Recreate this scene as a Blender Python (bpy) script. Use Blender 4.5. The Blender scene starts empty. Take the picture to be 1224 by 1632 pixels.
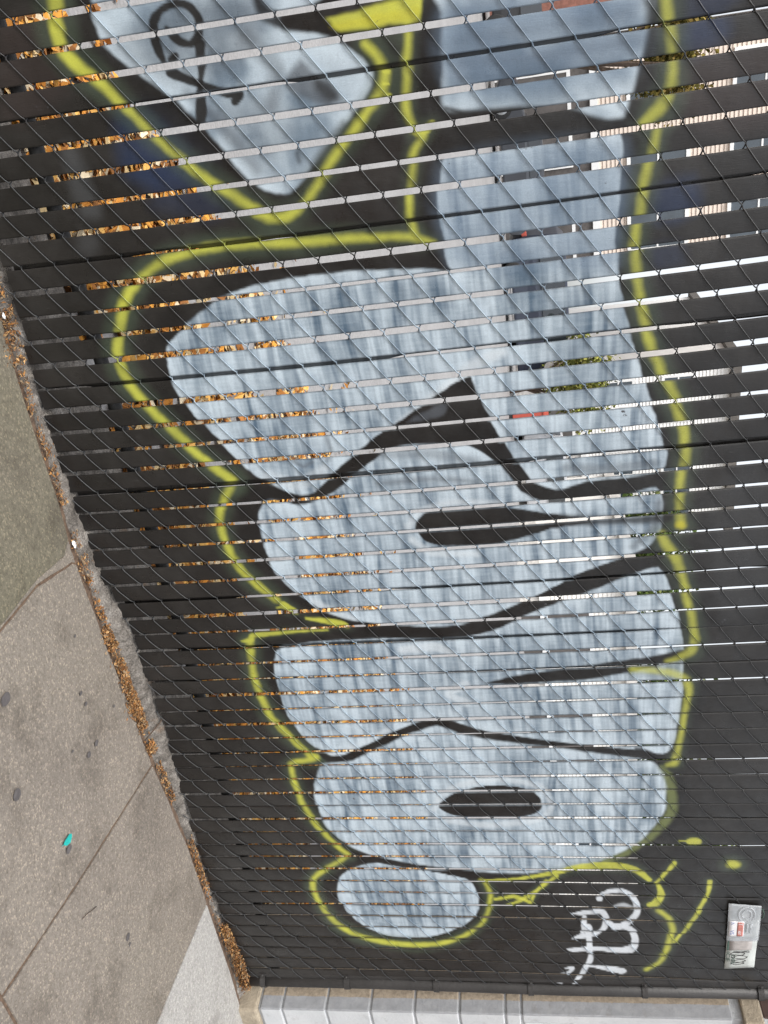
import bpy, bmesh, math, random
import numpy as np
from mathutils import Matrix, Vector

rng = np.random.default_rng(7)
random.seed(7)
SC = bpy.context.scene
COL = SC.collection
R = math.radians

# ------------------------------------------------------------------ camera
# world: X runs along the fence, Y away from the street, Z up, pavement at z = 0 (metres)
cam_d = bpy.data.cameras.new('camera')
cam = bpy.data.objects.new('camera', cam_d); COL.objects.link(cam)
RW = ((0.13944932, 0.10925754, 0.98418325), (0.87030025, -0.48763898, -0.06917873), (0.47236782, 0.86618186, -0.16308779))
CX = Vector(RW[0]); CY = -Vector(RW[1]); CZ = -Vector(RW[2])
m = Matrix((CX, CY, CZ)).transposed().to_4x4()
m.translation = Vector((-0.018708, -2.120526, 1.306898))
cam.matrix_world = m
cam_d.sensor_fit = 'VERTICAL'; cam_d.sensor_height = 36.0
cam_d.lens = 1395.439 / 1632.0 * 36.0
cam_d.clip_start = 0.05; cam_d.clip_end = 2000.0
SC.camera = cam

# ------------------------------------------------------------------ sky, sun, exposure
SUN_EL, SUN_AZ = 54.0, 232.0          # high sun from the left, veiled by bright cloud
world = bpy.data.worlds.new('World'); SC.world = world
world.use_nodes = True
wn = world.node_tree; wn.nodes.clear()
wo = wn.nodes.new('ShaderNodeOutputWorld'); wb = wn.nodes.new('ShaderNodeBackground')
sk = wn.nodes.new('ShaderNodeTexSky'); sk.sky_type = 'NISHITA'; sk.sun_disc = False
sk.sun_elevation = R(SUN_EL); sk.sun_rotation = R(SUN_AZ)
sk.air_density = 1.0; sk.dust_density = 4.0; sk.ozone_density = 1.0
hs = wn.nodes.new('ShaderNodeHueSaturation'); hs.inputs['Saturation'].default_value = 0.22; hs.inputs['Value'].default_value = 1.6   # thin bright overcast
wn.links.new(sk.outputs[0], hs.inputs['Color']); wn.links.new(hs.outputs[0], wb.inputs[0]); wb.inputs[1].default_value = 0.15
wn.links.new(wb.outputs[0], wo.inputs[0])
sl = bpy.data.lights.new('sun', 'SUN'); sl.energy = 1.2; sl.angle = R(24); sl.color = (1.0, 0.96, 0.90)
so = bpy.data.objects.new('sun', sl); COL.objects.link(so)
az, el = R(SUN_AZ), R(SUN_EL)
sdir = Vector((math.sin(az) * math.cos(el), math.cos(az) * math.cos(el), math.sin(el)))
so.rotation_euler = sdir.to_track_quat('Z', 'Y').to_euler()
so.location = (0, -10, 30)
SC.view_settings.view_transform = 'Standard'; SC.view_settings.look = 'None'
SC.view_settings.exposure = 0.25; SC.view_settings.gamma = 1.0
SC.view_settings.use_curve_mapping = False

# ------------------------------------------------------------------ helpers
def tag(o, label=None, cat=None, group=None, kind=None):
    if label: o['label'] = label
    if cat: o['category'] = cat
    if group: o['group'] = group
    if kind: o['kind'] = kind
    return o

def link(name, me, mat=None, parent=None, loc=None):
    o = bpy.data.objects.new(name, me); COL.objects.link(o)
    if mat is not None and me is not None and not me.materials: me.materials.append(mat)
    if parent is not None: o.parent = parent
    if loc is not None: o.location = loc
    return o

def empty(name, loc=(0, 0, 0), rz=0.0):
    o = bpy.data.objects.new(name, None); COL.objects.link(o)
    o.location = loc; o.rotation_euler = (0, 0, rz); o.empty_display_size = 0.1
    return o

def pydata(name, v, f, smooth=False):
    me = bpy.data.meshes.new(name); me.from_pydata([tuple(p) for p in v], [], [tuple(q) for q in f]); me.update()
    if smooth: me.polygons.foreach_set('use_smooth', [True] * len(me.polygons))
    return me

def quads_mesh(name, V, F, smooth=False, cols=None, attr='paint'):
    """fast mesh from numpy: V (n,3), F (m,4)"""
    me = bpy.data.meshes.new(name)
    n, mm = len(V), len(F)
    me.vertices.add(n); me.vertices.foreach_set('co', np.ascontiguousarray(V, dtype=np.float32).ravel())
    me.loops.add(mm * 4); me.loops.foreach_set('vertex_index', np.ascontiguousarray(F, dtype=np.int32).ravel())
    me.polygons.add(mm)
    me.polygons.foreach_set('loop_start', np.arange(0, mm * 4, 4, dtype=np.int32))
    me.polygons.foreach_set('loop_total', np.full(mm, 4, dtype=np.int32))
    me.polygons.foreach_set('use_smooth', np.full(mm, smooth, dtype=bool))
    me.update(calc_edges=True)
    if cols is not None:
        a = me.attributes.new(attr, 'FLOAT_COLOR', 'POINT')
        c4 = np.ones((n, 4), dtype=np.float32); c4[:, :3] = cols
        a.data.foreach_set('color', c4.ravel())
    return me

def boxes(name, lst, bevel=0.0):
    """joined boxes (x0,x1,y0,y1,z0,z1)"""
    bm = bmesh.new()
    for (x0, x1, y0, y1, z0, z1) in lst:
        r = bmesh.ops.create_cube(bm, size=1.0)
        for v in r['verts']:
            v.co = Vector(((x0 + x1) / 2 + v.co.x * (x1 - x0), (y0 + y1) / 2 + v.co.y * (y1 - y0), (z0 + z1) / 2 + v.co.z * (z1 - z0)))
    if bevel: bmesh.ops.bevel(bm, geom=bm.edges[:], offset=bevel, segments=2, affect='EDGES', profile=0.5)
    me = bpy.data.meshes.new(name); bm.to_mesh(me); bm.free()
    return me

def tube_mesh(name, paths, r, sides=8, smooth=True, caps=True):
    V, F = [], []
    for path, rad in [(p, r) if not isinstance(p, tuple) else p for p in paths]:
        P_ = [Vector(p) for p in path]; base = len(V); n = len(P_)
        for i, p in enumerate(P_):
            t = (P_[min(i + 1, n - 1)] - P_[max(i - 1, 0)]).normalized()
            a = Vector((0, 0, 1)) if abs(t.z) < 0.9 else Vector((1, 0, 0))
            u = t.cross(a).normalized(); w = t.cross(u)
            rr = rad[i] if isinstance(rad, (list, tuple)) else rad
            for k in range(sides):
                an = 2 * math.pi * k / sides
                V.append(p + (u * math.cos(an) + w * math.sin(an)) * rr)
        for i in range(n - 1):
            for k in range(sides):
                a0 = base + i * sides + k; a1 = base + i * sides + (k + 1) % sides
                F.append((a0, a1, a1 + sides, a0 + sides))
        if caps:
            F.append(tuple(base + k for k in range(sides))[::-1]); F.append(tuple(base + (n - 1) * sides + k for k in range(sides)))
    return pydata(name, V, F, smooth)

def _hash(ix, iy, s):
    h = (ix.astype(np.int64) * 374761393 + iy.astype(np.int64) * 668265263 + s * 974634777) & 0xffffffff
    h = ((h ^ (h >> 13)) * 1274126177) & 0xffffffff
    return ((h ^ (h >> 16)) & 0xffff) / 65535.0

def noise2(x, y, s=0):
    xi = np.floor(x); yi = np.floor(y); fx = x - xi; fy = y - yi
    fx = fx * fx * (3 - 2 * fx); fy = fy * fy * (3 - 2 * fy)
    a = _hash(xi, yi, s); b = _hash(xi + 1, yi, s); c = _hash(xi, yi + 1, s); d = _hash(xi + 1, yi + 1, s)
    return (a * (1 - fx) + b * fx) * (1 - fy) + (c * (1 - fx) + d * fx) * fy

def fbm(x, y, s=0, o=3):
    t = 0; w = 0.5; tot = 0
    for k in range(o):
        t = t + w * noise2(x * 2 ** k, y * 2 ** k, s + k * 17); tot += w; w *= 0.5
    return t / tot

# ------------------------------------------------------------------ materials
def mat(name, rough=0.6, metal=0.0, spec=0.5):
    m_ = bpy.data.materials.new(name); m_.use_nodes = True
    nt = m_.node_tree; b = nt.nodes['Principled BSDF']
    b.inputs['Roughness'].default_value = rough; b.inputs['Metallic'].default_value = metal
    b.inputs['Specular IOR Level'].default_value = spec
    return m_, nt, b

def nd(nt, t, **kw):
    n = nt.nodes.new(t)
    for k, v in kw.items(): setattr(n, k, v)
    return n

def position(nt):
    return nd(nt, 'ShaderNodeNewGeometry').outputs['Position']

def noise(nt, vec, scale, detail=4.0, rough=0.55, stretch=None):
    if stretch:
        mp = nd(nt, 'ShaderNodeMapping'); mp.inputs['Scale'].default_value = stretch
        nt.links.new(vec, mp.inputs['Vector']); vec = mp.outputs[0]
    n = nd(nt, 'ShaderNodeTexNoise'); n.inputs['Scale'].default_value = scale
    n.inputs['Detail'].default_value = detail; n.inputs['Roughness'].default_value = rough
    nt.links.new(vec, n.inputs['Vector'])
    return n.outputs['Fac']

def ramp(nt, fac, stops):
    r = nd(nt, 'ShaderNodeValToRGB'); e = r.color_ramp.elements
    while len(e) < len(stops): e.new(0.5)
    for el_, (p, c) in zip(e, stops):
        el_.position = p; el_.color = (c[0], c[1], c[2], 1) if len(c) == 3 else c
    nt.links.new(fac, r.inputs[0])
    return r.outputs[0]

def mix(nt, a, b, fac, mode='MIX'):
    n = nd(nt, 'ShaderNodeMix', data_type='RGBA', blend_type=mode)
    for s, v in (('Factor', fac), ('A', a), ('B', b)):
        i = [q for q in n.inputs if q.name == s and (q.type == 'RGBA' or s == 'Factor')][0]
        if isinstance(v, (int, float)): i.default_value = v
        elif isinstance(v, tuple): i.default_value = (*v, 1)
        else: nt.links.new(v, i)
    return [q for q in n.outputs if q.type == 'RGBA'][0]

def bump(nt, b, h, strength=0.3, dist=0.01, prev=None):
    n = nd(nt, 'ShaderNodeBump'); n.inputs['Strength'].default_value = strength; n.inputs['Distance'].default_value = dist
    nt.links.new(h, n.inputs['Height'])
    if prev is not None: nt.links.new(prev, n.inputs['Normal'])
    nt.links.new(n.outputs[0], b.inputs['Normal'])
    return n.outputs[0]

def plain(name, col, rough=0.6, var=0.18, scale=6.0, bstr=0.0, bscale=60.0, metal=0.0, spec=0.5):
    m_, nt, b = mat(name, rough, metal, spec)
    p = position(nt)
    f = noise(nt, p, scale)
    lo = tuple(c * (1 - var) for c in col); hi = tuple(min(1, c * (1 + var)) for c in col)
    nt.links.new(ramp(nt, f, [(0.3, lo), (0.7, hi)]), b.inputs['Base Color'])
    if bstr: bump(nt, b, noise(nt, p, bscale), bstr, 0.01)
    return m_

def painted(name, rough, spec, attr='paint'):
    """coat whose colour was sprayed on: per-point colour, fine grain and wear on top"""
    m_, nt, b = mat(name, rough, 0.0, spec)
    a = nd(nt, 'ShaderNodeAttribute', attribute_name=attr, attribute_type='GEOMETRY')
    p = position(nt)
    g = noise(nt, p, 420.0, 3.0)
    grain = ramp(nt, g, [(0.32, (0.86, 0.86, 0.86)), (0.68, (1.0, 1.0, 1.0))])
    c = mix(nt, a.outputs['Color'], grain, 1.0, 'MULTIPLY')
    fl = noise(nt, p, 26.0, 6.0, 0.65)
    flk = ramp(nt, fl, [(0.27, (1, 1, 1)), (0.30, (0, 0, 0))])
    c = mix(nt, c, (0.06, 0.06, 0.065), flk)
    du = ramp(nt, noise(nt, p, 5.0, 6.0, 0.7), [(0.45, (0, 0, 0)), (0.80, (0.09, 0.09, 0.09))])
    c = mix(nt, c, (0.20, 0.19, 0.175), du)                      # road dust
    sc_ = ramp(nt, noise(nt, p, 60.0, 3.0, 0.6, stretch=(9.0, 1.0, 0.35)), [(0.70, (0, 0, 0)), (0.74, (0.30, 0.30, 0.30))])
    c = mix(nt, c, (0.13, 0.13, 0.13), sc_)                      # fine lengthwise scuffs
    nt.links.new(c, b.inputs['Base Color'])
    r1 = noise(nt, p, 18.0, 4.0)
    rr = ramp(nt, r1, [(0.3, (rough - 0.10,) * 3), (0.7, (rough + 0.12,) * 3)])
    nt.links.new(rr, b.inputs['Roughness'])
    n1 = bump(nt, b, noise(nt, p, 30.0, 4.0, 0.6, stretch=(14.0, 1.0, 1.0)), 0.22, 0.004)
    bump(nt, b, noise(nt, p, 14.0, 3.0), 0.25, 0.006, n1)
    return m_

def attr_mat(name, attr, rough=0.7, var=0.12, trans=0.0):
    m_, nt, b = mat(name, rough, 0.0, 0.12)
    a = nd(nt, 'ShaderNodeAttribute', attribute_name=attr, attribute_type='GEOMETRY')
    f = noise(nt, position(nt), 40.0)
    g = ramp(nt, f, [(0.3, (1 - var,) * 3), (0.7, (1.0,) * 3)])
    nt.links.new(mix(nt, a.outputs['Color'], g, 1.0, 'MULTIPLY'), b.inputs['Base Color'])
    if trans:
        b.inputs['Subsurface Weight'].default_value = 0.0
        b.inputs['Transmission Weight'].default_value = 0.0
    return m_

def sidewalk_mat(name, base, dark, light, moss, peb_mix=0.52):
    m_, nt, b = mat(name, 0.85, 0, 0.35)
    p = position(nt)
    big = ramp(nt, noise(nt, p, 2.2, 5.0, 0.6), [(0.30, dark), (0.68, base)])
    mo = ramp(nt, noise(nt, p, 1.1, 3.0), [(0.42, (0, 0, 0)), (0.66, (1, 1, 1))])
    big = mix(nt, big, moss, mo)
    st = ramp(nt, noise(nt, p, 4.6, 6.0, 0.72), [(0.36, (0.74, 0.73, 0.72)), (0.50, (1.0, 1.0, 1.0)), (0.66, (1.0, 1.0, 1.0)), (0.76, (1.16, 1.16, 1.15))])
    big = mix(nt, big, st, 1.0, 'MULTIPLY')
    mid = ramp(nt, noise(nt, p, 70.0, 4.0, 0.7), [(0.30, (0.70, 0.70, 0.70)), (0.70, (1.12, 1.12, 1.12))])
    c = mix(nt, big, mid, 1.0, 'MULTIPLY')
    v = nd(nt, 'ShaderNodeTexVoronoi'); v.inputs['Scale'].default_value = 210.0; nt.links.new(p, v.inputs['Vector'])
    sp = nd(nt, 'ShaderNodeSeparateColor'); nt.links.new(v.outputs['Color'], sp.inputs[0])
    peb = ramp(nt, sp.outputs[0], [(0.0, (0.62, 0.60, 0.58)), (0.45, (0.95, 0.95, 0.95)), (0.86, (1.0, 1.0, 1.0)), (0.90, (1.8, 1.74, 1.62))])
    c = mix(nt, c, peb, peb_mix, 'MULTIPLY')
    nt.links.new(c, b.inputs['Base Color'])
    n1 = bump(nt, b, v.outputs['Distance'], 0.45, 0.003)
    bump(nt, b, noise(nt, p, 38.0, 5.0, 0.7), 0.45, 0.006, n1)
    return m_

M = {}
M['slat'] = painted('sprayed_slat', 0.33, 0.50)
M['wire'] = painted('sprayed_wire', 0.38, 0.5)
M['black_steel'] = plain('black_painted_steel', (0.030, 0.028, 0.027), 0.5, 0.25, 9.0, 0.15, 90.0)
M['black_rail'] = plain('black_bottom_rail', (0.010, 0.010, 0.010), 0.6, 0.2)
M['walk'] = sidewalk_mat('exposed_aggregate', (0.262, 0.229, 0.196), (0.190, 0.166, 0.142), (0.5, 0.47, 0.43), (0.226, 0.199, 0.168))
M['walk_mossy'] = sidewalk_mat('mossy_aggregate', (0.212, 0.188, 0.150), (0.150, 0.134, 0.104), (0.45, 0.43, 0.38), (0.148, 0.135, 0.095))
M['new_concrete'] = sidewalk_mat('new_concrete', (0.46, 0.45, 0.43), (0.34, 0.331, 0.317), (0.7, 0.7, 0.68), (0.38, 0.37, 0.352), 0.30)
M['soil'] = plain('joint_soil', (0.125, 0.082, 0.055), 0.95, 0.4, 60.0, 0.5, 200.0)
M['gum'] = plain('old_gum', (0.082, 0.074, 0.074), 0.8, 0.25, 60.0)
M['leafgreen'] = plain('teal_leaf', (0.01, 0.34, 0.31), 0.6, 0.2, 90.0)
M['twig'] = plain('dry_twig', (0.075, 0.050, 0.034), 0.85, 0.3, 80.0)
M['paper'] = plain('paper_scrap', (0.72, 0.72, 0.71), 0.8, 0.1, 90.0)

# ------------------------------------------------------------------ setting: ground, pavement, footing
CRK = [(-3, -0.03), (0.2, -0.02), (0.465, -0.024), (0.644, -0.050), (0.977, -0.063), (1.20, -0.077), (1.45, -0.076), (1.90, -0.064), (2.45, -0.030), (2.75, -0.036), (3.23, -0.040), (3.37, -0.075), (9, -0.075)]
SLB = [(-3, 0.05), (0.36, 0.043), (0.65, 0.020), (0.87, -0.006), (1.25, 0.004), (1.49, 0.052), (1.88, 0.050), (2.66, 0.014), (3.30, 0.012), (9, 0.01)]
def crack_y(x): return np.interp(x, [p[0] for p in CRK], [p[1] for p in CRK])
def slat_foot(x): return np.interp(x, [p[0] for p in SLB], [p[1] for p in SLB])

gm = pydata('ground', [(-300, -300, -0.06), (300, -300, -0.06), (300, 0.30, -0.06), (-300, 0.30, -0.06)], [(0, 1, 2, 3)])
tag(link('ground', gm, M['soil']), kind='structure')

# the yard behind the fence: level at first, then rising towards the street beyond
m_, nt, b = mat('pale_yard_concrete', 0.85, 0, 0.3)
p = position(nt)
c = ramp(nt, noise(nt, p, 0.8, 6.0, 0.65), [(0.3, (0.262, 0.256, 0.254)), (0.7, (0.335, 0.329, 0.327))])
c = mix(nt, c, ramp(nt, noise(nt, p, 45.0, 3.0), [(0.3, (0.8, 0.8, 0.8)), (0.7, (1.06, 1.06, 1.06))]), 1.0, 'MULTIPLY')
nt.links.new(c, b.inputs['Base Color']); bump(nt, b, noise(nt, p, 60.0), 0.4, 0.01)
M['yard'] = m_
YARD = [(0.29, -0.012), (1.2, -0.010), (4.0, 0.0), (12.0, 0.36), (20.0, 0.72), (30.0, 1.17), (60.0, 1.20), (600.0, 1.25)]
def yard_z(y): return float(np.interp(y, [q[0] for q in YARD], [q[1] for q in YARD]))
v, f = [], []
for i, (y, z) in enumerate(YARD):
    v += [(-300, y, z), (500, y, z)]
    if i: f.append((2 * i - 2, 2 * i - 1, 2 * i + 1, 2 * i))
tag(link('yard', pydata('yard', v, f), M['yard']), kind='structure')

# pavement: separate slabs with open joints
walk = tag(empty('sidewalk', (0, 0, 0)), kind='structure')
def slab(edgeL, edgeR, m, y0, y1=None, name='slab', top=0.0):
    """edgeL / edgeR: polylines (x,y) from the street side to the fence side"""
    L_ = [Vector((x, y)) for x, y in edgeL]; Rr = [Vector((x, y)) for x, y in edgeR]
    ring = L_[:]
    if y1 is None:
        xs = np.linspace(L_[-1].x, Rr[-1].x, 14)
        ring += [Vector((x, float(crack_y(x)) - 0.004 - 0.006 * random.random())) for x in xs[1:-1]]
    ring += Rr[::-1]
    bm = bmesh.new()
    vs = [bm.verts.new((q.x, q.y, top)) for q in ring]
    fc = bm.faces.new(vs)
    if fc.normal.z < 0: fc.normal_flip()
    ex = bmesh.ops.extrude_face_region(bm, geom=[fc])
    for g in ex['geom']:
        if isinstance(g, bmesh.types.BMVert): g.co.z -= 0.09
    bm.normal_update()
    bmesh.ops.recalc_face_normals(bm, faces=bm.faces[:])
    te = [e for e in bm.edges if all(abs(v_.co.z - top) < 1e-6 for v_ in e.verts)]
    bmesh.ops.bevel(bm, geom=te, offset=0.003, segments=2, affect='EDGES', profile=0.5)
    me = bpy.data.meshes.new(name); bm.to_mesh(me); bm.free()
    return link(name, me, m, walk)
G = 0.0042
j0 = [(-0.02, -0.98), (0.10, -0.5), (0.20, -0.03)]
j1 = [(1.085, -0.98), (1.130, -0.50), (1.130, -0.40), (1.130, -0.29), (1.158, -0.18), (1.178, -0.10), (1.190, -0.085)]
j2 = [(1.836, -0.98), (1.91, -0.623), (2.007, -0.070)]
j3 = [(2.60, -0.98), (2.673, -0.546), (2.708, -0.311), (2.752, -0.042)]
j4 = [(7.9, -0.98), (8.0, -0.085)]
def off(pl, d):
    out = []
    for (xa, ya), (xb, yb_) in zip(pl[:-1], pl[1:]):
        n_ = max(2, int(math.hypot(xb - xa, yb_ - ya) / 0.03))
        for q in range(n_): out.append((xa + (xb - xa) * q / n_ + d + (random.uniform(-0.0016, 0.0016) if q else 0), ya + (yb_ - ya) * q / n_))
    return out + [(pl[-1][0] + d, pl[-1][1])]
slab([(-1.2, -0.98), (-1.0, -0.04)], off(j0, -G), M['walk_mossy'], -0.98)
slab(off(j0, G), off([(1.073, -0.98), (1.118, -0.489), (1.118, -0.408), (1.115, -0.282), (1.138, -0.13), (1.112, -0.085)], -0.002), M['walk_mossy'], -0.98, top=0.003)
j1b = [(1.073, -0.98), (1.118, -0.489), (1.118, -0.408), (1.115, -0.282), (1.138, -0.13), (1.112, -0.085)]
slab(off(j1b, 0.0015), off(j1, -0.002), M['walk'], -0.98, top=-0.002)
slab(off(j1, G), off(j2, -G), M['walk'], -0.98)
slab(off(j2, G), off(j3, -G), M['walk'], -0.98, top=0.002)
slab(off(j3, G), off(j4, -G), M['new_concrete'], -0.98, top=0.001)
for xa, xb, mm_ in ((-1.3, -0.02, 'walk_mossy'), (-0.02, 1.085, 'walk_mossy'), (1.085, 1.836, 'walk'), (1.836, 2.60, 'walk'), (2.60, 3.6, 'walk'), (3.6, 7.9, 'walk')):
    slab([(xa - 0.16 + G, -2.4), (xa + G, -0.99)], [(xb - 0.16 - G, -2.4), (xb - G, -0.99)], M[mm_], -2.4, y1=-0.99)
# soil in the joints, a little below the slabs
tag(link('joint_soil', pydata('joint_soil', [(-3, -2.6, -0.004), (9, -2.6, -0.004), (9, 0.05, -0.004), (-3, 0.05, -0.004)], [(0, 1, 2, 3)]), M['soil'], walk), kind='structure')
# old gum trodden flat on the slabs
GUM = [(1.274, -0.576, 17, 22), (1.496, -0.676, 15, 19), (1.796, -0.589, 10, 16), (1.676, -0.308, 9, 12), (1.672, -0.36, 9, 12), (1.501, -0.291, 6, 9), (1.544, -0.287, 6, 8), (2.278, -0.513, 11, 14), (1.664, -0.161, 5, 6), (2.306, -0.519, 6, 8), (1.35, -0.22, 5, 6), (1.60, -0.42, 4, 5)]
for (x, y, a_, b_) in GUM:
    n = 18
    a_, b_ = a_ * 0.95, b_ * 0.95
    vv = [(x + a_ * 1e-3 * math.cos(2 * math.pi * k / n) * (0.9 + 0.2 * random.random()), y + b_ * 1e-3 * math.sin(2 * math.pi * k / n) * (0.9 + 0.2 * random.random()), 0.0042) for k in range(n)]
    link('gum_spot', pydata('gum_spot', vv + [(x, y, 0.0052)], [(k, (k + 1) % n, n) for k in range(n)]), M['gum'], walk)

# rough concrete footing that the fence stands in
m_, nt, b = mat('rough_footing', 0.9, 0, 0.3)
p = position(nt)
c = ramp(nt, noise(nt, p, 16.0, 6.0, 0.7), [(0.30, (0.070, 0.062, 0.054)), (0.5, (0.185, 0.167, 0.148)), (0.72, (0.37, 0.345, 0.315))])
rs = ramp(nt, noise(nt, p, 7.0, 4.0), [(0.60, (0, 0, 0)), (0.72, (0.8, 0.8, 0.8))])
c = mix(nt, c, (0.20, 0.12, 0.065), rs)
c = mix(nt, c, ramp(nt, noise(nt, p, 170.0, 5.0, 0.8), [(0.32, (0.35, 0.34, 0.33)), (0.52, (1.0, 1.0, 1.0)), (0.74, (1.5, 1.48, 1.42))]), 1.0, 'MULTIPLY')
nt.links.new(c, b.inputs['Base Color'])
n1 = bump(nt, b, noise(nt, p, 60.0, 6.0, 0.75), 0.9, 0.008); bump(nt, b, noise(nt, p, 240.0, 3.0), 0.5, 0.003, n1)
M['footing'] = m_
xs = np.arange(-1.2, 3.34, 0.0045); ts = np.linspace(0, 1, 40) ** 1.4
XX, TT = np.meshgrid(xs, ts, indexing='ij')
yc = crack_y(XX) + 0.012 * (fbm(XX * 14, XX * 0 + 3.1, 5) - 0.5)
YY = yc + TT * (0.33 - yc)
front = np.clip((YY - yc) / 0.05, 0, 1); front = front * front * (3 - 2 * front)
top = slat_foot(XX) - 0.006
ZZ = -0.012 + front * (np.maximum(top, 0.010) + 0.012)
ZZ = np.where(YY > 0.02, ZZ * np.clip(1 - (YY - 0.02) / 0.30, 0, 1) + 0.004, ZZ)
lump = 0.85 * (fbm(XX * 26, YY * 26, 11, 4) - 0.5) + 0.35 * (fbm(XX * 62, YY * 62, 19, 2) - 0.5)
ZZ = ZZ + lump * 0.032 * np.clip(front + 0.2, 0, 1) * np.where(YY > 0.03, 0.35, 1.0)
V = np.stack([XX, YY, ZZ], -1).reshape(-1, 3); nx_, ny_ = XX.shape
ii = np.arange(nx_ - 1)[:, None] * ny_ + np.arange(ny_ - 1)[None, :]
F = np.stack([ii, ii + ny_, ii + ny_ + 1, ii + 1], -1).reshape(-1, 4)
tag(link('footing', quads_mesh('footing', V, F, True), M['footing']), kind='structure')

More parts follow.
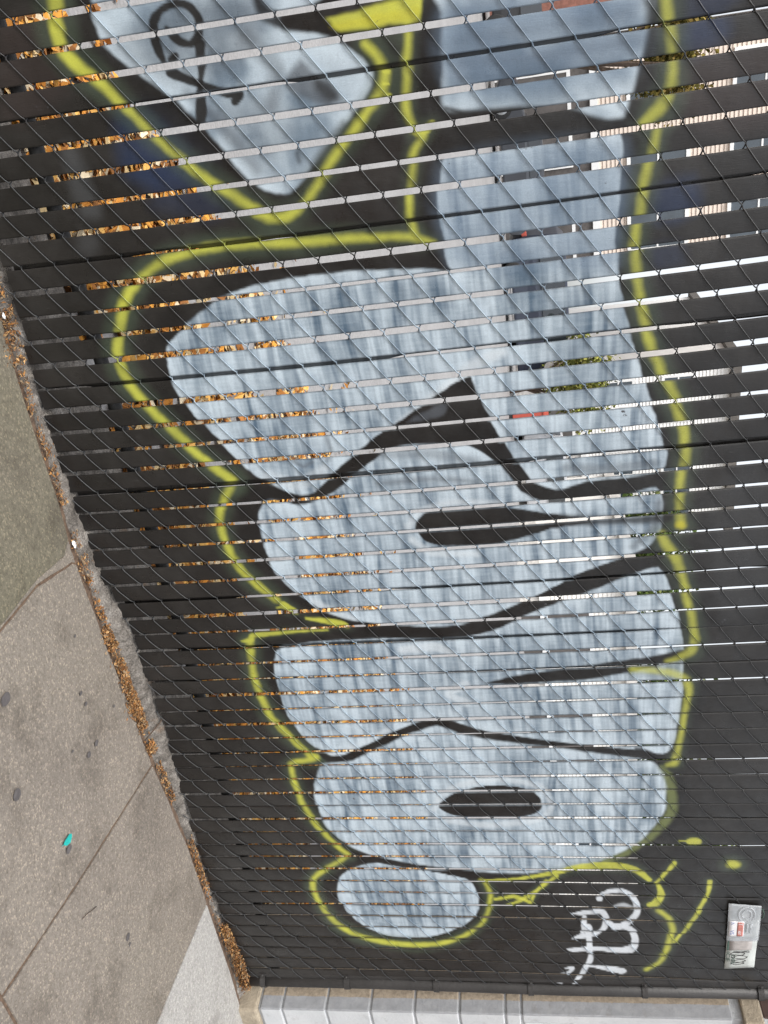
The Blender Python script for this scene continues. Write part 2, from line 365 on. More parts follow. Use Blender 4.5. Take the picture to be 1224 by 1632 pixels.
# ------------------------------------------------------------------ spray paint on the fence (points in metres: X along, Z up)
PAINT = [
('poly','navy',.03,.85,[(.041,.439),(.035,.54),(.154,.631),(.218,.646),(.226,.487),(.16,.411)]),
('poly','navy',.03,.45,[(.153,.515),(.18,.624),(.272,.68),(.305,.593),(.26,.462)]),
('poly','navy',.022,.8,[(.03,1.668),(.034,1.764),(.076,1.778),(.106,1.742),(.105,1.679)]),
('poly','navy',.022,.6,[(-.017,1.64),(.006,1.799),(.025,1.764),(.016,1.653)]),
('poly','navy',.022,.75,[(.36,1.623),(.345,1.717),(.414,1.732),(.443,1.685),(.428,1.623)]),
('poly','navy',.022,.45,[(.491,1.616),(.485,1.686),(.537,1.701),(.544,1.631)]),
('poly','brown',.03,.55,[(.102,1.673),(.104,1.858),(.262,1.869),(.255,1.721),(.174,1.674)]),
('poly','brown',.03,.5,[(-.16,.224),(-.165,.362),(-.04,.365),(.036,.246),(.024,.154)]),
('poly','haze',.02,.22,[(.102,.279),(.102,.315),(.2,.334),(.266,.33),(.26,.283),(.193,.275)]),
('poly','haze',.025,.16,[(.296,.271),(.316,.314),(.359,.284),(.339,.248)]),
('poly','haze',.03,.1,[(1.139,1.778),(1.114,1.923),(1.512,1.949),(1.547,1.826)]),
('poly','black_band',.022,.85,[(-.197,.472),(-.102,.45),(-.084,.458),(-.031,.506),(.033,.574),(.1,.629),(.173,.679),(.234,.719),(.254,.742),(.266,.769),(.269,.8),(.257,.824),(.215,.874),(.151,.944),(.101,1.002),(.069,1.028),(.041,1.035),(.016,1.02),(-.02,.98),(-.04,.941),(-.054,.895),(-.064,.862),(-.094,.861),(-.092,.923),(-.129,.943)]),
('poly','black_band',.022,.85,[(-.09,1.21),(-.046,1.201),(0,1.194),(.083,1.182),(.12,1.178),(.133,1.182),(.144,1.195),(.149,1.234),(.152,1.31),(.162,1.404),(.175,1.464),(.197,1.51),(.206,1.543),(.203,1.571),(.162,1.584),(.11,1.597),(.058,1.61),(-.032,1.615)]),
('poly','black_band',.022,.85,[(.597,.415),(.619,.402),(.671,.398),(.734,.408),(.802,.438),(.879,.487),(.971,.548),(1.034,.616),(1.063,.674),(1.06,.719),(1.026,.776),(.952,.87),(.871,.993),(.807,1.099),(.766,1.176),(.772,1.187),(.84,1.205),(.922,1.23),(.997,1.258),(1.056,1.295),(1.082,1.327),(1.105,1.392),(1.087,1.459),(1.084,1.573),(1.077,1.645),(1.055,1.662),(1.01,1.664),(.932,1.648),(.858,1.62),(.803,1.608),(.715,1.587),(.623,1.561),(.52,1.548),(.406,1.552),(.319,1.562),(.24,1.557),(.234,1.522),(.231,1.448),(.232,1.345),(.237,1.247),(.236,1.179),(.246,1.165),(.315,1.149),(.371,1.147),(.422,1.152),(.475,1.16),(.494,1.167),(.482,1.12),(.474,1.045),(.466,.922),(.465,.796),(.474,.666),(.498,.57),(.546,.483)]),
('poly','black_band',.022,.85,[(1.073,.579),(1.107,.553),(1.148,.542),(1.226,.539),(1.315,.558),(1.392,.605),(1.453,.671),(1.498,.756),(1.53,.906),(1.539,1.019),(1.53,1.104),(1.499,1.19),(1.468,1.265),(1.426,1.357),(1.394,1.429),(1.351,1.516),(1.319,1.588),(1.292,1.635),(1.244,1.654),(1.166,1.657),(1.118,1.643),(1.132,1.585),(1.141,1.503),(1.144,1.404),(1.135,1.341),(1.102,1.292),(1.037,1.248),(.981,1.206),(.953,1.159),(.941,1.085),(.939,1),(.95,.934),(.981,.866),(1.033,.796),(1.082,.716),(1.088,.66),(1.075,.608)]),
('poly','black_band',.022,.85,[(1.6,.5),(1.649,.482),(1.722,.475),(1.809,.478),(1.89,.494),(1.973,.525),(2.022,.561),(2.046,.6),(2.045,.643),(2.013,.706),(1.959,.808),(1.919,.895),(1.895,.963),(1.911,1.022),(1.954,1.114),(1.985,1.231),(2.017,1.368),(2.037,1.484),(2.054,1.6),(2.073,1.669),(2.042,1.699),(1.944,1.716),(1.831,1.725),(1.771,1.72),(1.676,1.722),(1.607,1.714),(1.506,1.698),(1.419,1.674),(1.371,1.648),(1.39,1.584),(1.424,1.497),(1.467,1.391),(1.504,1.299),(1.54,1.224),(1.572,1.137),(1.581,1.014),(1.572,.823),(1.571,.666),(1.581,.554)]),
('poly','black_band',.022,.85,[(2.085,.558),(2.145,.528),(2.225,.513),(2.311,.511),(2.396,.528),(2.474,.582),(2.54,.681),(2.587,.858),(2.621,1.035),(2.632,1.211),(2.609,1.343),(2.568,1.473),(2.5,1.575),(2.406,1.644),(2.316,1.68),(2.216,1.686),(2.14,1.666),(2.104,1.631),(2.083,1.561),(2.054,1.425),(2.031,1.308),(2.002,1.17),(1.971,1.052),(1.93,.972),(1.964,.869),(2.023,.757),(2.071,.669),(2.078,.603)]),
('poly','black_band',.022,.85,[(2.65,.531),(2.589,.609),(2.567,.724),(2.587,.858),(2.628,.962),(2.688,1.017),(2.77,1.03),(2.855,1.009),(2.927,.949),(2.976,.86),(3,.761),(2.983,.666),(2.928,.576),(2.844,.521),(2.748,.505)]),
('poly','silver_cloud',.006,1,[(-.197,.472),(-.102,.45),(-.084,.458),(-.031,.506),(.033,.574),(.1,.629),(.173,.679),(.234,.719),(.254,.742),(.266,.769),(.269,.8),(.257,.824),(.215,.874),(.151,.944),(.101,1.002),(.069,1.028),(.041,1.035),(.016,1.02),(-.02,.98),(-.04,.941),(-.054,.895),(-.064,.862),(-.094,.861),(-.092,.923),(-.129,.943)]),
('poly','silver_cloud',.008,1,[(-.09,1.21),(-.046,1.201),(0,1.194),(.083,1.182),(.12,1.178),(.133,1.182),(.144,1.195),(.149,1.234),(.152,1.31),(.162,1.404),(.175,1.464),(.197,1.51),(.206,1.543),(.203,1.571),(.162,1.584),(.11,1.597),(.058,1.61),(-.032,1.615)]),
('poly','silver',.004,1,[(.597,.415),(.619,.402),(.671,.398),(.734,.408),(.802,.438),(.879,.487),(.971,.548),(1.034,.616),(1.063,.674),(1.06,.719),(1.026,.776),(.952,.87),(.871,.993),(.807,1.099),(.766,1.176),(.772,1.187),(.84,1.205),(.922,1.23),(.997,1.258),(1.056,1.295),(1.082,1.327),(1.105,1.392),(1.087,1.459),(1.084,1.573),(1.077,1.645),(1.055,1.662),(1.01,1.664),(.932,1.648),(.858,1.62),(.803,1.608),(.715,1.587),(.623,1.561),(.52,1.548),(.406,1.552),(.319,1.562),(.24,1.557),(.234,1.522),(.231,1.448),(.232,1.345),(.237,1.247),(.236,1.179),(.246,1.165),(.315,1.149),(.371,1.147),(.422,1.152),(.475,1.16),(.494,1.167),(.482,1.12),(.474,1.045),(.466,.922),(.465,.796),(.474,.666),(.498,.57),(.546,.483)]),
('poly','silver',.004,1,[(1.073,.579),(1.107,.553),(1.148,.542),(1.226,.539),(1.315,.558),(1.392,.605),(1.453,.671),(1.498,.756),(1.53,.906),(1.539,1.019),(1.53,1.104),(1.499,1.19),(1.468,1.265),(1.426,1.357),(1.394,1.429),(1.351,1.516),(1.319,1.588),(1.292,1.635),(1.244,1.654),(1.166,1.657),(1.118,1.643),(1.132,1.585),(1.141,1.503),(1.144,1.404),(1.135,1.341),(1.102,1.292),(1.037,1.248),(.981,1.206),(.953,1.159),(.941,1.085),(.939,1),(.95,.934),(.981,.866),(1.033,.796),(1.082,.716),(1.088,.66),(1.075,.608)]),
('poly','silver',.004,1,[(1.6,.5),(1.649,.482),(1.722,.475),(1.809,.478),(1.89,.494),(1.973,.525),(2.022,.561),(2.046,.6),(2.045,.643),(2.013,.706),(1.959,.808),(1.919,.895),(1.895,.963),(1.911,1.022),(1.954,1.114),(1.985,1.231),(2.017,1.368),(2.037,1.484),(2.054,1.6),(2.073,1.669),(2.042,1.699),(1.944,1.716),(1.831,1.725),(1.771,1.72),(1.676,1.722),(1.607,1.714),(1.506,1.698),(1.419,1.674),(1.371,1.648),(1.39,1.584),(1.424,1.497),(1.467,1.391),(1.504,1.299),(1.54,1.224),(1.572,1.137),(1.581,1.014),(1.572,.823),(1.571,.666),(1.581,.554)]),
('poly','silver',.006,1,[(2.085,.558),(2.145,.528),(2.225,.513),(2.311,.511),(2.396,.528),(2.474,.582),(2.54,.681),(2.587,.858),(2.621,1.035),(2.632,1.211),(2.609,1.343),(2.568,1.473),(2.5,1.575),(2.406,1.644),(2.316,1.68),(2.216,1.686),(2.14,1.666),(2.104,1.631),(2.083,1.561),(2.054,1.425),(2.031,1.308),(2.002,1.17),(1.971,1.052),(1.93,.972),(1.964,.869),(2.023,.757),(2.071,.669),(2.078,.603)]),
('poly','silver',.004,1,[(2.65,.531),(2.589,.609),(2.567,.724),(2.587,.858),(2.628,.962),(2.688,1.017),(2.77,1.03),(2.855,1.009),(2.927,.949),(2.976,.86),(3,.761),(2.983,.666),(2.928,.576),(2.844,.521),(2.748,.505)]),
('line','grey',.02,.55,[(.008,1.234,.0237),(.009,1.386,.0257),(.008,1.578,.0229)]),
('line','grey',.02,.65,[(.053,1.23,.0290),(.064,1.383,.0311),(.062,1.59,.0283)]),
('line','blue',.02,.55,[(-.028,1.244,.0207),(-.016,1.426,.0251),(-.007,1.59,.0203)]),
('line','black',.016,.55,[(.086,1.22,.0099),(.093,1.381,.0146),(.097,1.551,.0120)]),
('poly','grey',.01,.75,[(.001,.883),(.032,.914),(.077,.951),(.103,.926),(.081,.887),(.065,.858),(.037,.838)]),
('poly','black',.012,.75,[(.033,.904),(.067,.944),(.09,.95),(.089,.926),(.064,.901)]),
('line','grey',.01,.6,[(.142,.953,.0190),(.183,.909,.0221),(.215,.874,.0110)]),
('line','black',.008,.6,[(.185,.841,.0118),(.203,.843,.0089)]),
('line','grey',.014,.45,[(.032,.616,.0231),(.12,.684,.0294),(.209,.74,.0210)]),
('line','grey',.014,.45,[(-.058,.776,.0405),(.01,.826,.0368),(.082,.796,.0282)]),
('line','pale',.01,.7,[(.887,.977,.0275),(.803,1.1,.0300),(.732,1.203,.0327),(.706,1.268,.0261)]),
('line','pale',.01,.5,[(1.001,.605,.0401),(1.031,.68,.0384),(.986,.768,.0251)]),
('line','grey',.008,.5,[(.884,.786,.0106),(.941,.794,.0103),(.968,.772,.0069)]),
('line','grey',.006,.6,[(.96,.685,.0098),(.977,.708,.0115),(.965,.737,.0072)]),
('line','grey',.012,.45,[(.962,.929,.0261),(.969,1.065,.0296),(1.003,1.179,.0223)]),
('line','grey',.01,.5,[(1.046,.9,.0155),(1.044,1.056,.0153),(1.065,1.173,.0115)]),
('line','grey',.01,.45,[(1.042,1.408,.0258),(1.056,1.505,.0297),(1.048,1.633,.0257)]),
('line','pale',.008,.6,[(1.187,.969,.0181),(1.143,1.006,.0189),(1.121,1.099,.0157),(1.132,1.236,.0116)]),
('line','pale',.008,.6,[(1.233,.972,.0203),(1.279,1.029,.0211),(1.292,1.153,.0167)]),
('line','pale',.008,.6,[(2.309,.912,.0208),(2.207,.987,.0233),(2.167,1.137,.0257),(2.205,1.279,.0245),(2.282,1.316,.0185),(2.361,1.27,.0253),(2.386,1.099,.0275),(2.362,.961,.0247)]),
('line','pale',.008,.5,[(2.037,.574,.0276),(2.028,.65,.0205),(1.94,.81,.0193)]),
('line','grey',.01,.5,[(1.166,1.65,.0233),(1.242,1.634,.0248),(1.299,1.584,.0189)]),
('line','pale',.01,.6,[(1.424,.653,.0230),(1.467,.704,.0281),(1.494,.776,.0188)]),
('line','pale',.008,.65,[(1.619,.894,.0285),(1.613,.991,.0335),(1.64,1.046,.0237)]),
('line','pale',.008,.6,[(1.764,1.072,.0315),(1.799,1.02,.0278),(1.84,1.075,.0247)]),
('poly','blue',.03,.5,[(.248,1.161),(.254,1.562),(.52,1.552),(.517,1.4),(.476,1.166)]),
('poly','grey',.03,.4,[(-.09,.464),(-.146,.662),(-.138,.801),(-.052,.824),(.005,.697),(-0,.565)]),
('poly','grey',.03,.3,[(.076,.65),(.055,.787),(.128,.846),(.201,.787),(.207,.725)]),
('poly','blue',.03,.55,[(-.067,1.212),(-.022,1.603),(.126,1.583),(.111,1.204)]),
('line','halo',.02,.5,[(-.212,.369,.0893),(-.166,.359,.0979),(-.115,.354,.0973),(-.089,.359,.0858),(-.053,.385,.0878),(-.013,.425,.0771),(.041,.462,.0666),(.086,.495,.0630),(.13,.532,.0590),(.177,.578,.0629),(.226,.628,.0708),(.275,.687,.0712),(.299,.717,.0745),(.317,.747,.0725),(.321,.785,.0662),(.305,.824,.0552),(.266,.865,.0515),(.211,.919,.0541),(.152,.98,.0567),(.107,1.025,.0561),(.078,1.051,.0640),(.045,1.061,.0643),(.014,1.05,.0611),(-.011,1.029,.0466)]),
('line','halo',.02,.5,[(-.1,1.14,.0735),(-.044,1.129,.0320),(.002,1.121,.0324),(.049,1.11,.0382),(.11,1.098,.0416),(.148,1.102,.0333),(.169,1.111,.0274)]),
('line','halo',.02,.5,[(.179,1.118,.0252),(.173,1.141,.0341),(.163,1.153,.0216)]),
('line','halo',.02,.5,[(.186,1.134,.0276),(.212,1.111,.0337),(.243,1.098,.0343),(.293,1.086,.0348),(.349,1.081,.0353),(.392,1.083,.0386)]),
('line','halo',.02,.55,[(.421,1.127,.0264),(.408,1.091,.0490),(.399,1.055,.0489),(.394,.995,.0491),(.387,.904,.0608),(.384,.812,.0686),(.376,.719,.0655),(.369,.625,.0617),(.373,.544,.0651),(.386,.467,.0647),(.409,.411,.0646),(.449,.358,.0699),(.493,.321,.0769),(.545,.293,.0756),(.599,.271,.0807),(.658,.271,.0870),(.714,.291,.0802),(.777,.325,.0817),(.846,.369,.0775),(.911,.416,.0787),(.96,.459,.0794),(1.002,.498,.0905)]),
('line','halo',.02,.5,[(1.006,.498,.0541),(1.049,.462,.0638),(1.108,.434,.0663),(1.171,.425,.0656),(1.236,.433,.0646),(1.299,.457,.0736),(1.359,.495,.0763),(1.41,.539,.0655)]),
('line','halo',.02,.5,[(1.43,.558,.0388),(1.447,.575,.0428),(1.46,.596,.0266)]),
('line','halo',.02,.5,[(1.485,.622,.0165),(1.496,.679,.0300),(1.512,.725,.0434),(1.518,.738,.0333)]),
('line','halo',.02,.5,[(1.558,.395,.0106),(1.555,.424,.0391),(1.538,.436,.0337),(1.534,.493,.0282),(1.53,.574,.0176),(1.53,.673,.0141)]),
('line','halo',.02,.5,[(1.562,.42,.0737),(1.63,.411,.0641),(1.706,.405,.0668),(1.784,.411,.0704),(1.865,.428,.0759),(1.935,.464,.0798),(2,.5,.0680),(2.05,.534,.0835)]),
('line','halo',.02,.45,[(2.053,.545,.0812),(2.066,.51,.0704),(2.071,.469,.0609),(2.09,.45,.0556),(2.149,.448,.0604),(2.215,.457,.0561),(2.285,.464,.0580),(2.354,.483,.0627),(2.428,.516,.0588),(2.493,.555,.0616),(2.526,.582,.0638)]),
('line','halo',.02,.6,[(2.539,.573,.0494),(2.575,.525,.0565),(2.619,.47,.0623),(2.66,.43,.0620),(2.713,.418,.0640),(2.773,.424,.0628),(2.845,.438,.0684),(2.918,.474,.0800),(2.981,.543,.0881),(3.021,.641,.0906),(3.038,.756,.0889),(3.025,.867,.0737),(2.978,.96,.0636),(2.905,1.026,.0465),(2.815,1.061,.0423),(2.746,1.076,.0473),(2.688,1.065,.0455),(2.661,1.049,.0358)]),
('line','halo',.02,.5,[(2.671,1.041,.0239),(2.658,1.188,.0294),(2.625,1.321,.0456),(2.603,1.376,.0627),(2.59,1.473,.0751),(2.6,1.557,.0619),(2.63,1.604,.0507),(2.665,1.633,.0425)]),
('line','halo',.02,.5,[(2.645,1.316,.0257),(2.712,1.251,.0263),(2.769,1.192,.0328),(2.804,1.128,.0200)]),
('line','halo',.02,.5,[(2.668,1.28,.0188),(2.728,1.239,.0218),(2.787,1.215,.0211)]),
('line','halo',.02,.5,[(2.77,1.09,.0201),(2.756,1.159,.0309),(2.783,1.213,.0299)]),
('line','halo',.02,.5,[(2.579,1.714,.0281),(2.617,1.696,.0288),(2.655,1.673,.0226),(2.682,1.655,.0194)]),
('line','halo',.02,.5,[(2.688,1.663,.0241),(2.744,1.674,.0451),(2.788,1.655,.0486),(2.798,1.634,.0403)]),
('line','halo',.02,.5,[(2.828,1.66,.0484),(2.869,1.695,.0542),(2.932,1.711,.0531),(2.996,1.705,.0545),(3.057,1.693,.0425),(3.124,1.662,.0427),(3.167,1.621,.0408)]),
('line','halo',.02,.5,[(2.672,1.836,.0340),(2.727,1.832,.0274),(2.794,1.813,.0293),(2.872,1.781,.0305),(2.938,1.753,.0313),(3.003,1.721,.0278)]),
('line','halo',.02,.5,[(-.026,1.652,.0630),(.031,1.658,.0635),(.071,1.662,.0578),(.125,1.667,.0602),(.172,1.66,.0771),(.202,1.639,.0856),(.222,1.61,.0498)]),
('line','halo',.02,.5,[(.241,1.634,.0391),(.294,1.623,.0560),(.358,1.608,.0569),(.425,1.598,.0576),(.503,1.589,.0580),(.569,1.593,.0578),(.654,1.609,.0584),(.719,1.626,.0624),(.802,1.655,.0632),(.884,1.689,.0642),(.961,1.713,.0655),(1.023,1.712,.0642),(1.095,1.705,.0652),(1.17,1.7,.0582),(1.224,1.703,.0701),(1.24,1.705,.0777)]),
('line','halo',.02,.45,[(1.264,1.656,.0640),(1.297,1.671,.0726),(1.335,1.692,.0807),(1.365,1.702,.0721),(1.433,1.72,.0564),(1.498,1.734,.0570),(1.587,1.746,.0581),(1.632,1.751,.0680),(1.673,1.74,.0793),(1.698,1.699,.0550),(1.704,1.676,.0338)]),
('line','halo',.02,.45,[(1.73,1.575,.0428),(1.738,1.637,.0520),(1.75,1.691,.0593),(1.776,1.731,.0543),(1.83,1.743,.0437),(1.909,1.734,.0375),(1.985,1.725,.0380),(2.061,1.715,.0429),(2.114,1.702,.0565),(2.122,1.681,.0320)]),
('line','olive',.01,.75,[(2.132,1.662,.0168),(2.182,1.69,.0302),(2.253,1.703,.0313),(2.325,1.7,.0328),(2.389,1.677,.0326),(2.466,1.62,.0256),(2.528,1.558,.0249),(2.571,1.484,.0234)]),
('line','halo',.02,.5,[(2.471,1.726,.0079),(2.471,1.751,.0118),(2.474,1.765,.0550),(2.474,1.781,.0553)]),
('line','halo',.02,.5,[(2.586,1.901,.0840),(2.59,1.911,.0778)]),
('poly','yellow',.006,1,[(-.067,.954),(-.071,.988),(-.079,1.064),(-.085,1.118),(-.098,1.157),(-.096,1.167),(-.041,1.155),(-.037,1.132),(-.039,1.085),(-.039,1.031),(-.041,.987),(-.05,.972)]),
('poly','halo',.02,.35,[(-.038,1.003),(-.033,1.111),(.002,1.121),(-.008,1.054)]),
('line','black',.003,1,[(1.074,.717,.0218),(1.027,.788,.0393),(.972,.867,.0457),(.914,.953,.0485),(.847,1.062,.0441),(.797,1.141,.0367),(.768,1.181,.0132)]),
('poly','black',.003,1,[(.763,1.181),(.802,1.192),(.861,1.208),(.944,1.237),(.997,1.259),(1.002,1.229),(.96,1.174),(.93,1.086),(.932,.985),(.939,.941),(.903,.988),(.84,1.079),(.803,1.149)]),
('poly','grey',.006,.8,[(.872,1.001),(.836,1.08),(.826,1.117),(.86,1.102),(.87,1.059)]),
('line','black',.003,1,[(.805,1.172,.0130),(.878,1.203,.0330),(.966,1.24,.0404),(1.054,1.284,.0379),(1.094,1.314,.0329),(1.12,1.371,.0228),(1.129,1.438,.0173),(1.118,1.536,.0191),(1.098,1.646,.0188)]),
('line','black',.003,1,[(1.057,.608,.0164),(1.08,.661,.0242),(1.076,.717,.0265),(1.04,.777,.0326)]),
('poly','black',.003,1,[(1.197,.987),(1.169,.996),(1.149,1.02),(1.138,1.063),(1.137,1.15),(1.148,1.235),(1.166,1.319),(1.184,1.385),(1.202,1.469),(1.216,1.451),(1.224,1.367),(1.25,1.279),(1.264,1.191),(1.262,1.112),(1.255,1.045),(1.237,1.005)]),
('line','black',.01,.85,[(1.2,1.368,.0396),(1.209,1.485,.0276),(1.213,1.585,.0275),(1.21,1.667,.0352)]),
('line','black',.003,1,[(1.431,.613,.0094),(1.47,.674,.0165),(1.512,.754,.0214),(1.541,.851,.0356),(1.556,.941,.0423),(1.565,1.025,.0444),(1.556,1.107,.0429),(1.524,1.188,.0326),(1.488,1.264,.0340),(1.441,1.356,.0356),(1.402,1.428,.0394),(1.371,1.498,.0373),(1.349,1.567,.0332),(1.332,1.651,.0289)]),
('poly','black',.005,1,[(1.762,1.14),(1.745,1.19),(1.731,1.261),(1.719,1.365),(1.7,1.495),(1.683,1.631),(1.663,1.734),(1.695,1.726),(1.72,1.655),(1.739,1.568),(1.762,1.438),(1.766,1.325),(1.77,1.211)]),
('line','black',.004,1,[(2.019,.555,.0191),(2.06,.591,.0261),(2.059,.645,.0239),(2.014,.737,.0222),(1.96,.829,.0219),(1.92,.916,.0201),(1.903,.972,.0185),(1.924,1.011,.0183),(1.955,1.064,.0187),(1.98,1.172,.0134),(2.012,1.309,.0160),(2.035,1.436,.0106),(2.058,1.542,.0080)]),
('line','black',.006,.9,[(2.051,1.589,.0128),(2.063,1.619,.0196),(2.091,1.65,.0193),(2.105,1.677,.0152)]),
('poly','black',.003,1,[(2.292,.933),(2.253,.966),(2.219,1.022),(2.198,1.108),(2.207,1.211),(2.237,1.267),(2.275,1.285),(2.325,1.268),(2.351,1.191),(2.355,1.095),(2.338,.989),(2.316,.946)]),
('line','black',.003,1,[(2.499,.55,.0200),(2.54,.635,.0269),(2.583,.767,.0270),(2.614,.9,.0269),(2.651,1.032,.0269),(2.655,1.188,.0232)]),
('line','black',.006,.85,[(.137,1.187,.0075),(.156,1.234,.0151),(.167,1.336,.0176),(.181,1.444,.0149),(.207,1.496,.0197),(.23,1.576,.0174)]),
('line','black',.012,.8,[(-.03,1.627,.0198),(.049,1.624,.0205),(.129,1.608,.0211),(.2,1.589,.0216)]),
('line','black',.008,.9,[(-.142,.809,.0134),(-.097,.827,.0285),(-.074,.871,.0285),(-.069,.926,.0282),(-.057,.958,.0166)]),
('line','black',.008,.9,[(-.075,.885,.0166),(-.092,.944,.0233),(-.094,.985,.0276)]),
('line','yellow',.01,.95,[(-.212,.369,.0281),(-.166,.359,.0309),(-.115,.354,.0307),(-.089,.359,.0270),(-.053,.385,.0277),(-.013,.425,.0242),(.041,.462,.0210),(.086,.495,.0199),(.13,.532,.0186),(.177,.578,.0199),(.226,.628,.0225),(.275,.687,.0224),(.299,.717,.0235),(.317,.747,.0229),(.321,.785,.0208),(.305,.824,.0175),(.266,.865,.0163),(.211,.919,.0171),(.152,.98,.0179),(.107,1.025,.0177),(.078,1.051,.0202),(.045,1.061,.0203),(.014,1.05,.0193),(-.011,1.029,.0147)]),
('line','yellow',.01,.95,[(-.1,1.14,.0302),(-.044,1.129,.0131),(.002,1.121,.0132),(.049,1.11,.0157),(.11,1.098,.0171),(.148,1.102,.0136),(.169,1.111,.0112)]),
('line','yellow',.004,.95,[(.179,1.118,.0130),(.173,1.141,.0174),(.163,1.153,.0111)]),
('line','yellow',.01,.95,[(.186,1.134,.0113),(.212,1.111,.0138),(.243,1.098,.0141),(.293,1.086,.0143),(.349,1.081,.0144),(.392,1.083,.0158)]),
('line','yellow',.01,.95,[(.421,1.127,.0083),(.408,1.091,.0155),(.399,1.055,.0154),(.394,.995,.0155),(.387,.904,.0192),(.384,.812,.0217),(.376,.719,.0206),(.369,.625,.0195),(.373,.544,.0205),(.386,.467,.0204),(.409,.411,.0203),(.449,.358,.0220),(.493,.321,.0242),(.545,.293,.0239),(.599,.271,.0254),(.658,.271,.0274),(.714,.291,.0253),(.777,.325,.0258),(.846,.369,.0245),(.911,.416,.0248),(.96,.459,.0251),(1.002,.498,.0285)]),
('line','yellow',.01,.95,[(1.006,.498,.0171),(1.049,.462,.0201),(1.108,.434,.0208),(1.171,.425,.0207),(1.236,.433,.0203),(1.299,.457,.0232),(1.359,.495,.0241),(1.41,.539,.0207)]),
('line','yellow',.004,.95,[(1.43,.558,.0227),(1.447,.575,.0251),(1.46,.596,.0155)]),
('line','yellow',.004,.95,[(1.485,.622,.0097),(1.496,.679,.0176),(1.512,.725,.0253),(1.518,.738,.0195)]),
('line','yellow',.004,.95,[(1.558,.395,.0058),(1.555,.424,.0213),(1.538,.436,.0185),(1.534,.493,.0153),(1.53,.574,.0097),(1.53,.673,.0077)]),
('line','yellow',.01,.95,[(1.562,.42,.0232),(1.63,.411,.0202),(1.706,.405,.0211),(1.784,.411,.0223),(1.865,.428,.0240),(1.935,.464,.0252),(2,.5,.0215),(2.05,.534,.0263)]),
('line','yellow',.01,.95,[(2.053,.545,.0256),(2.066,.51,.0222),(2.071,.469,.0192),(2.09,.45,.0175),(2.149,.448,.0191),(2.215,.457,.0177),(2.285,.464,.0183),(2.354,.483,.0197),(2.428,.516,.0185),(2.493,.555,.0194),(2.526,.582,.0201)]),
('line','yellow',.01,.95,[(2.539,.573,.0156),(2.575,.525,.0177),(2.619,.47,.0196),(2.66,.43,.0195),(2.713,.418,.0203),(2.773,.424,.0198),(2.845,.438,.0217),(2.918,.474,.0252),(2.981,.543,.0279),(3.021,.641,.0286),(3.038,.756,.0280),(3.025,.867,.0233),(2.978,.96,.0201),(2.905,1.026,.0146),(2.815,1.061,.0134),(2.746,1.076,.0149),(2.688,1.065,.0144),(2.661,1.049,.0113)]),
('line','yellow',.004,.95,[(2.671,1.041,.0109),(2.658,1.188,.0134),(2.625,1.321,.0207),(2.603,1.376,.0286),(2.59,1.473,.0342),(2.6,1.557,.0283),(2.63,1.604,.0231),(2.665,1.633,.0194)]),
('line','yellow',.004,.95,[(2.645,1.316,.0131),(2.712,1.251,.0134),(2.769,1.192,.0168),(2.804,1.128,.0102)]),
('line','yellow',.004,.95,[(2.668,1.28,.0104),(2.728,1.239,.0119),(2.787,1.215,.0115)]),
('line','yellow',.004,.95,[(2.77,1.09,.0111),(2.756,1.159,.0169),(2.783,1.213,.0164)]),
('line','yellow',.004,.95,[(2.579,1.714,.0154),(2.617,1.696,.0158),(2.655,1.673,.0124),(2.682,1.655,.0106)]),
('line','yellow',.004,.95,[(2.688,1.663,.0141),(2.744,1.674,.0264),(2.788,1.655,.0285),(2.798,1.634,.0236)]),
('line','yellow',.01,.95,[(2.828,1.66,.0181),(2.869,1.695,.0202),(2.932,1.711,.0198),(2.996,1.705,.0203),(3.057,1.693,.0159),(3.124,1.662,.0159),(3.167,1.621,.0152)]),
('line','yellow',.004,.95,[(2.672,1.836,.0155),(2.727,1.832,.0125),(2.794,1.813,.0133),(2.872,1.781,.0139),(2.938,1.753,.0142),(3.003,1.721,.0127)]),
('line','yellow',.01,.74,[(-.026,1.652,.0199),(.031,1.658,.0201),(.071,1.662,.0182),(.125,1.667,.0190),(.172,1.66,.0243),(.202,1.639,.0270),(.222,1.61,.0158)]),
('line','yellow',.01,.72,[(.241,1.634,.0133),(.294,1.623,.0192),(.358,1.608,.0195),(.425,1.598,.0197),(.503,1.589,.0199),(.569,1.593,.0198),(.654,1.609,.0200),(.719,1.626,.0213),(.802,1.655,.0216),(.884,1.689,.0219),(.961,1.713,.0224),(1.023,1.712,.0219),(1.095,1.705,.0222),(1.17,1.7,.0200),(1.224,1.703,.0240),(1.24,1.705,.0265)]),
('line','yellow',.01,.72,[(1.264,1.656,.0219),(1.297,1.671,.0249),(1.335,1.692,.0275),(1.365,1.702,.0246),(1.433,1.72,.0193),(1.498,1.734,.0196),(1.587,1.746,.0198),(1.632,1.751,.0232),(1.673,1.74,.0272),(1.698,1.699,.0188),(1.704,1.676,.0116)]),
('line','yellow',.01,.78,[(1.73,1.575,.0176),(1.738,1.637,.0212),(1.75,1.691,.0244),(1.776,1.731,.0222),(1.83,1.743,.0179),(1.909,1.734,.0154),(1.985,1.725,.0156),(2.061,1.715,.0176),(2.114,1.702,.0232),(2.122,1.681,.0132)]),
('line','yellow',.004,.95,[(2.471,1.726,.0050),(2.471,1.751,.0075),(2.474,1.765,.0347),(2.474,1.781,.0349)]),
('line','yellow',.01,.95,[(2.586,1.901,.0344),(2.59,1.911,.0318)]),
('line','yellow',.002,1,[(.048,1.058,.0062),(.049,1.069,.0062)]),
('line','yellow',.002,1,[(.071,1.053,.0062),(.072,1.064,.0063)]),
('line','yellow',.002,1,[(.091,1.054,.0063),(.093,1.066,.0063)]),
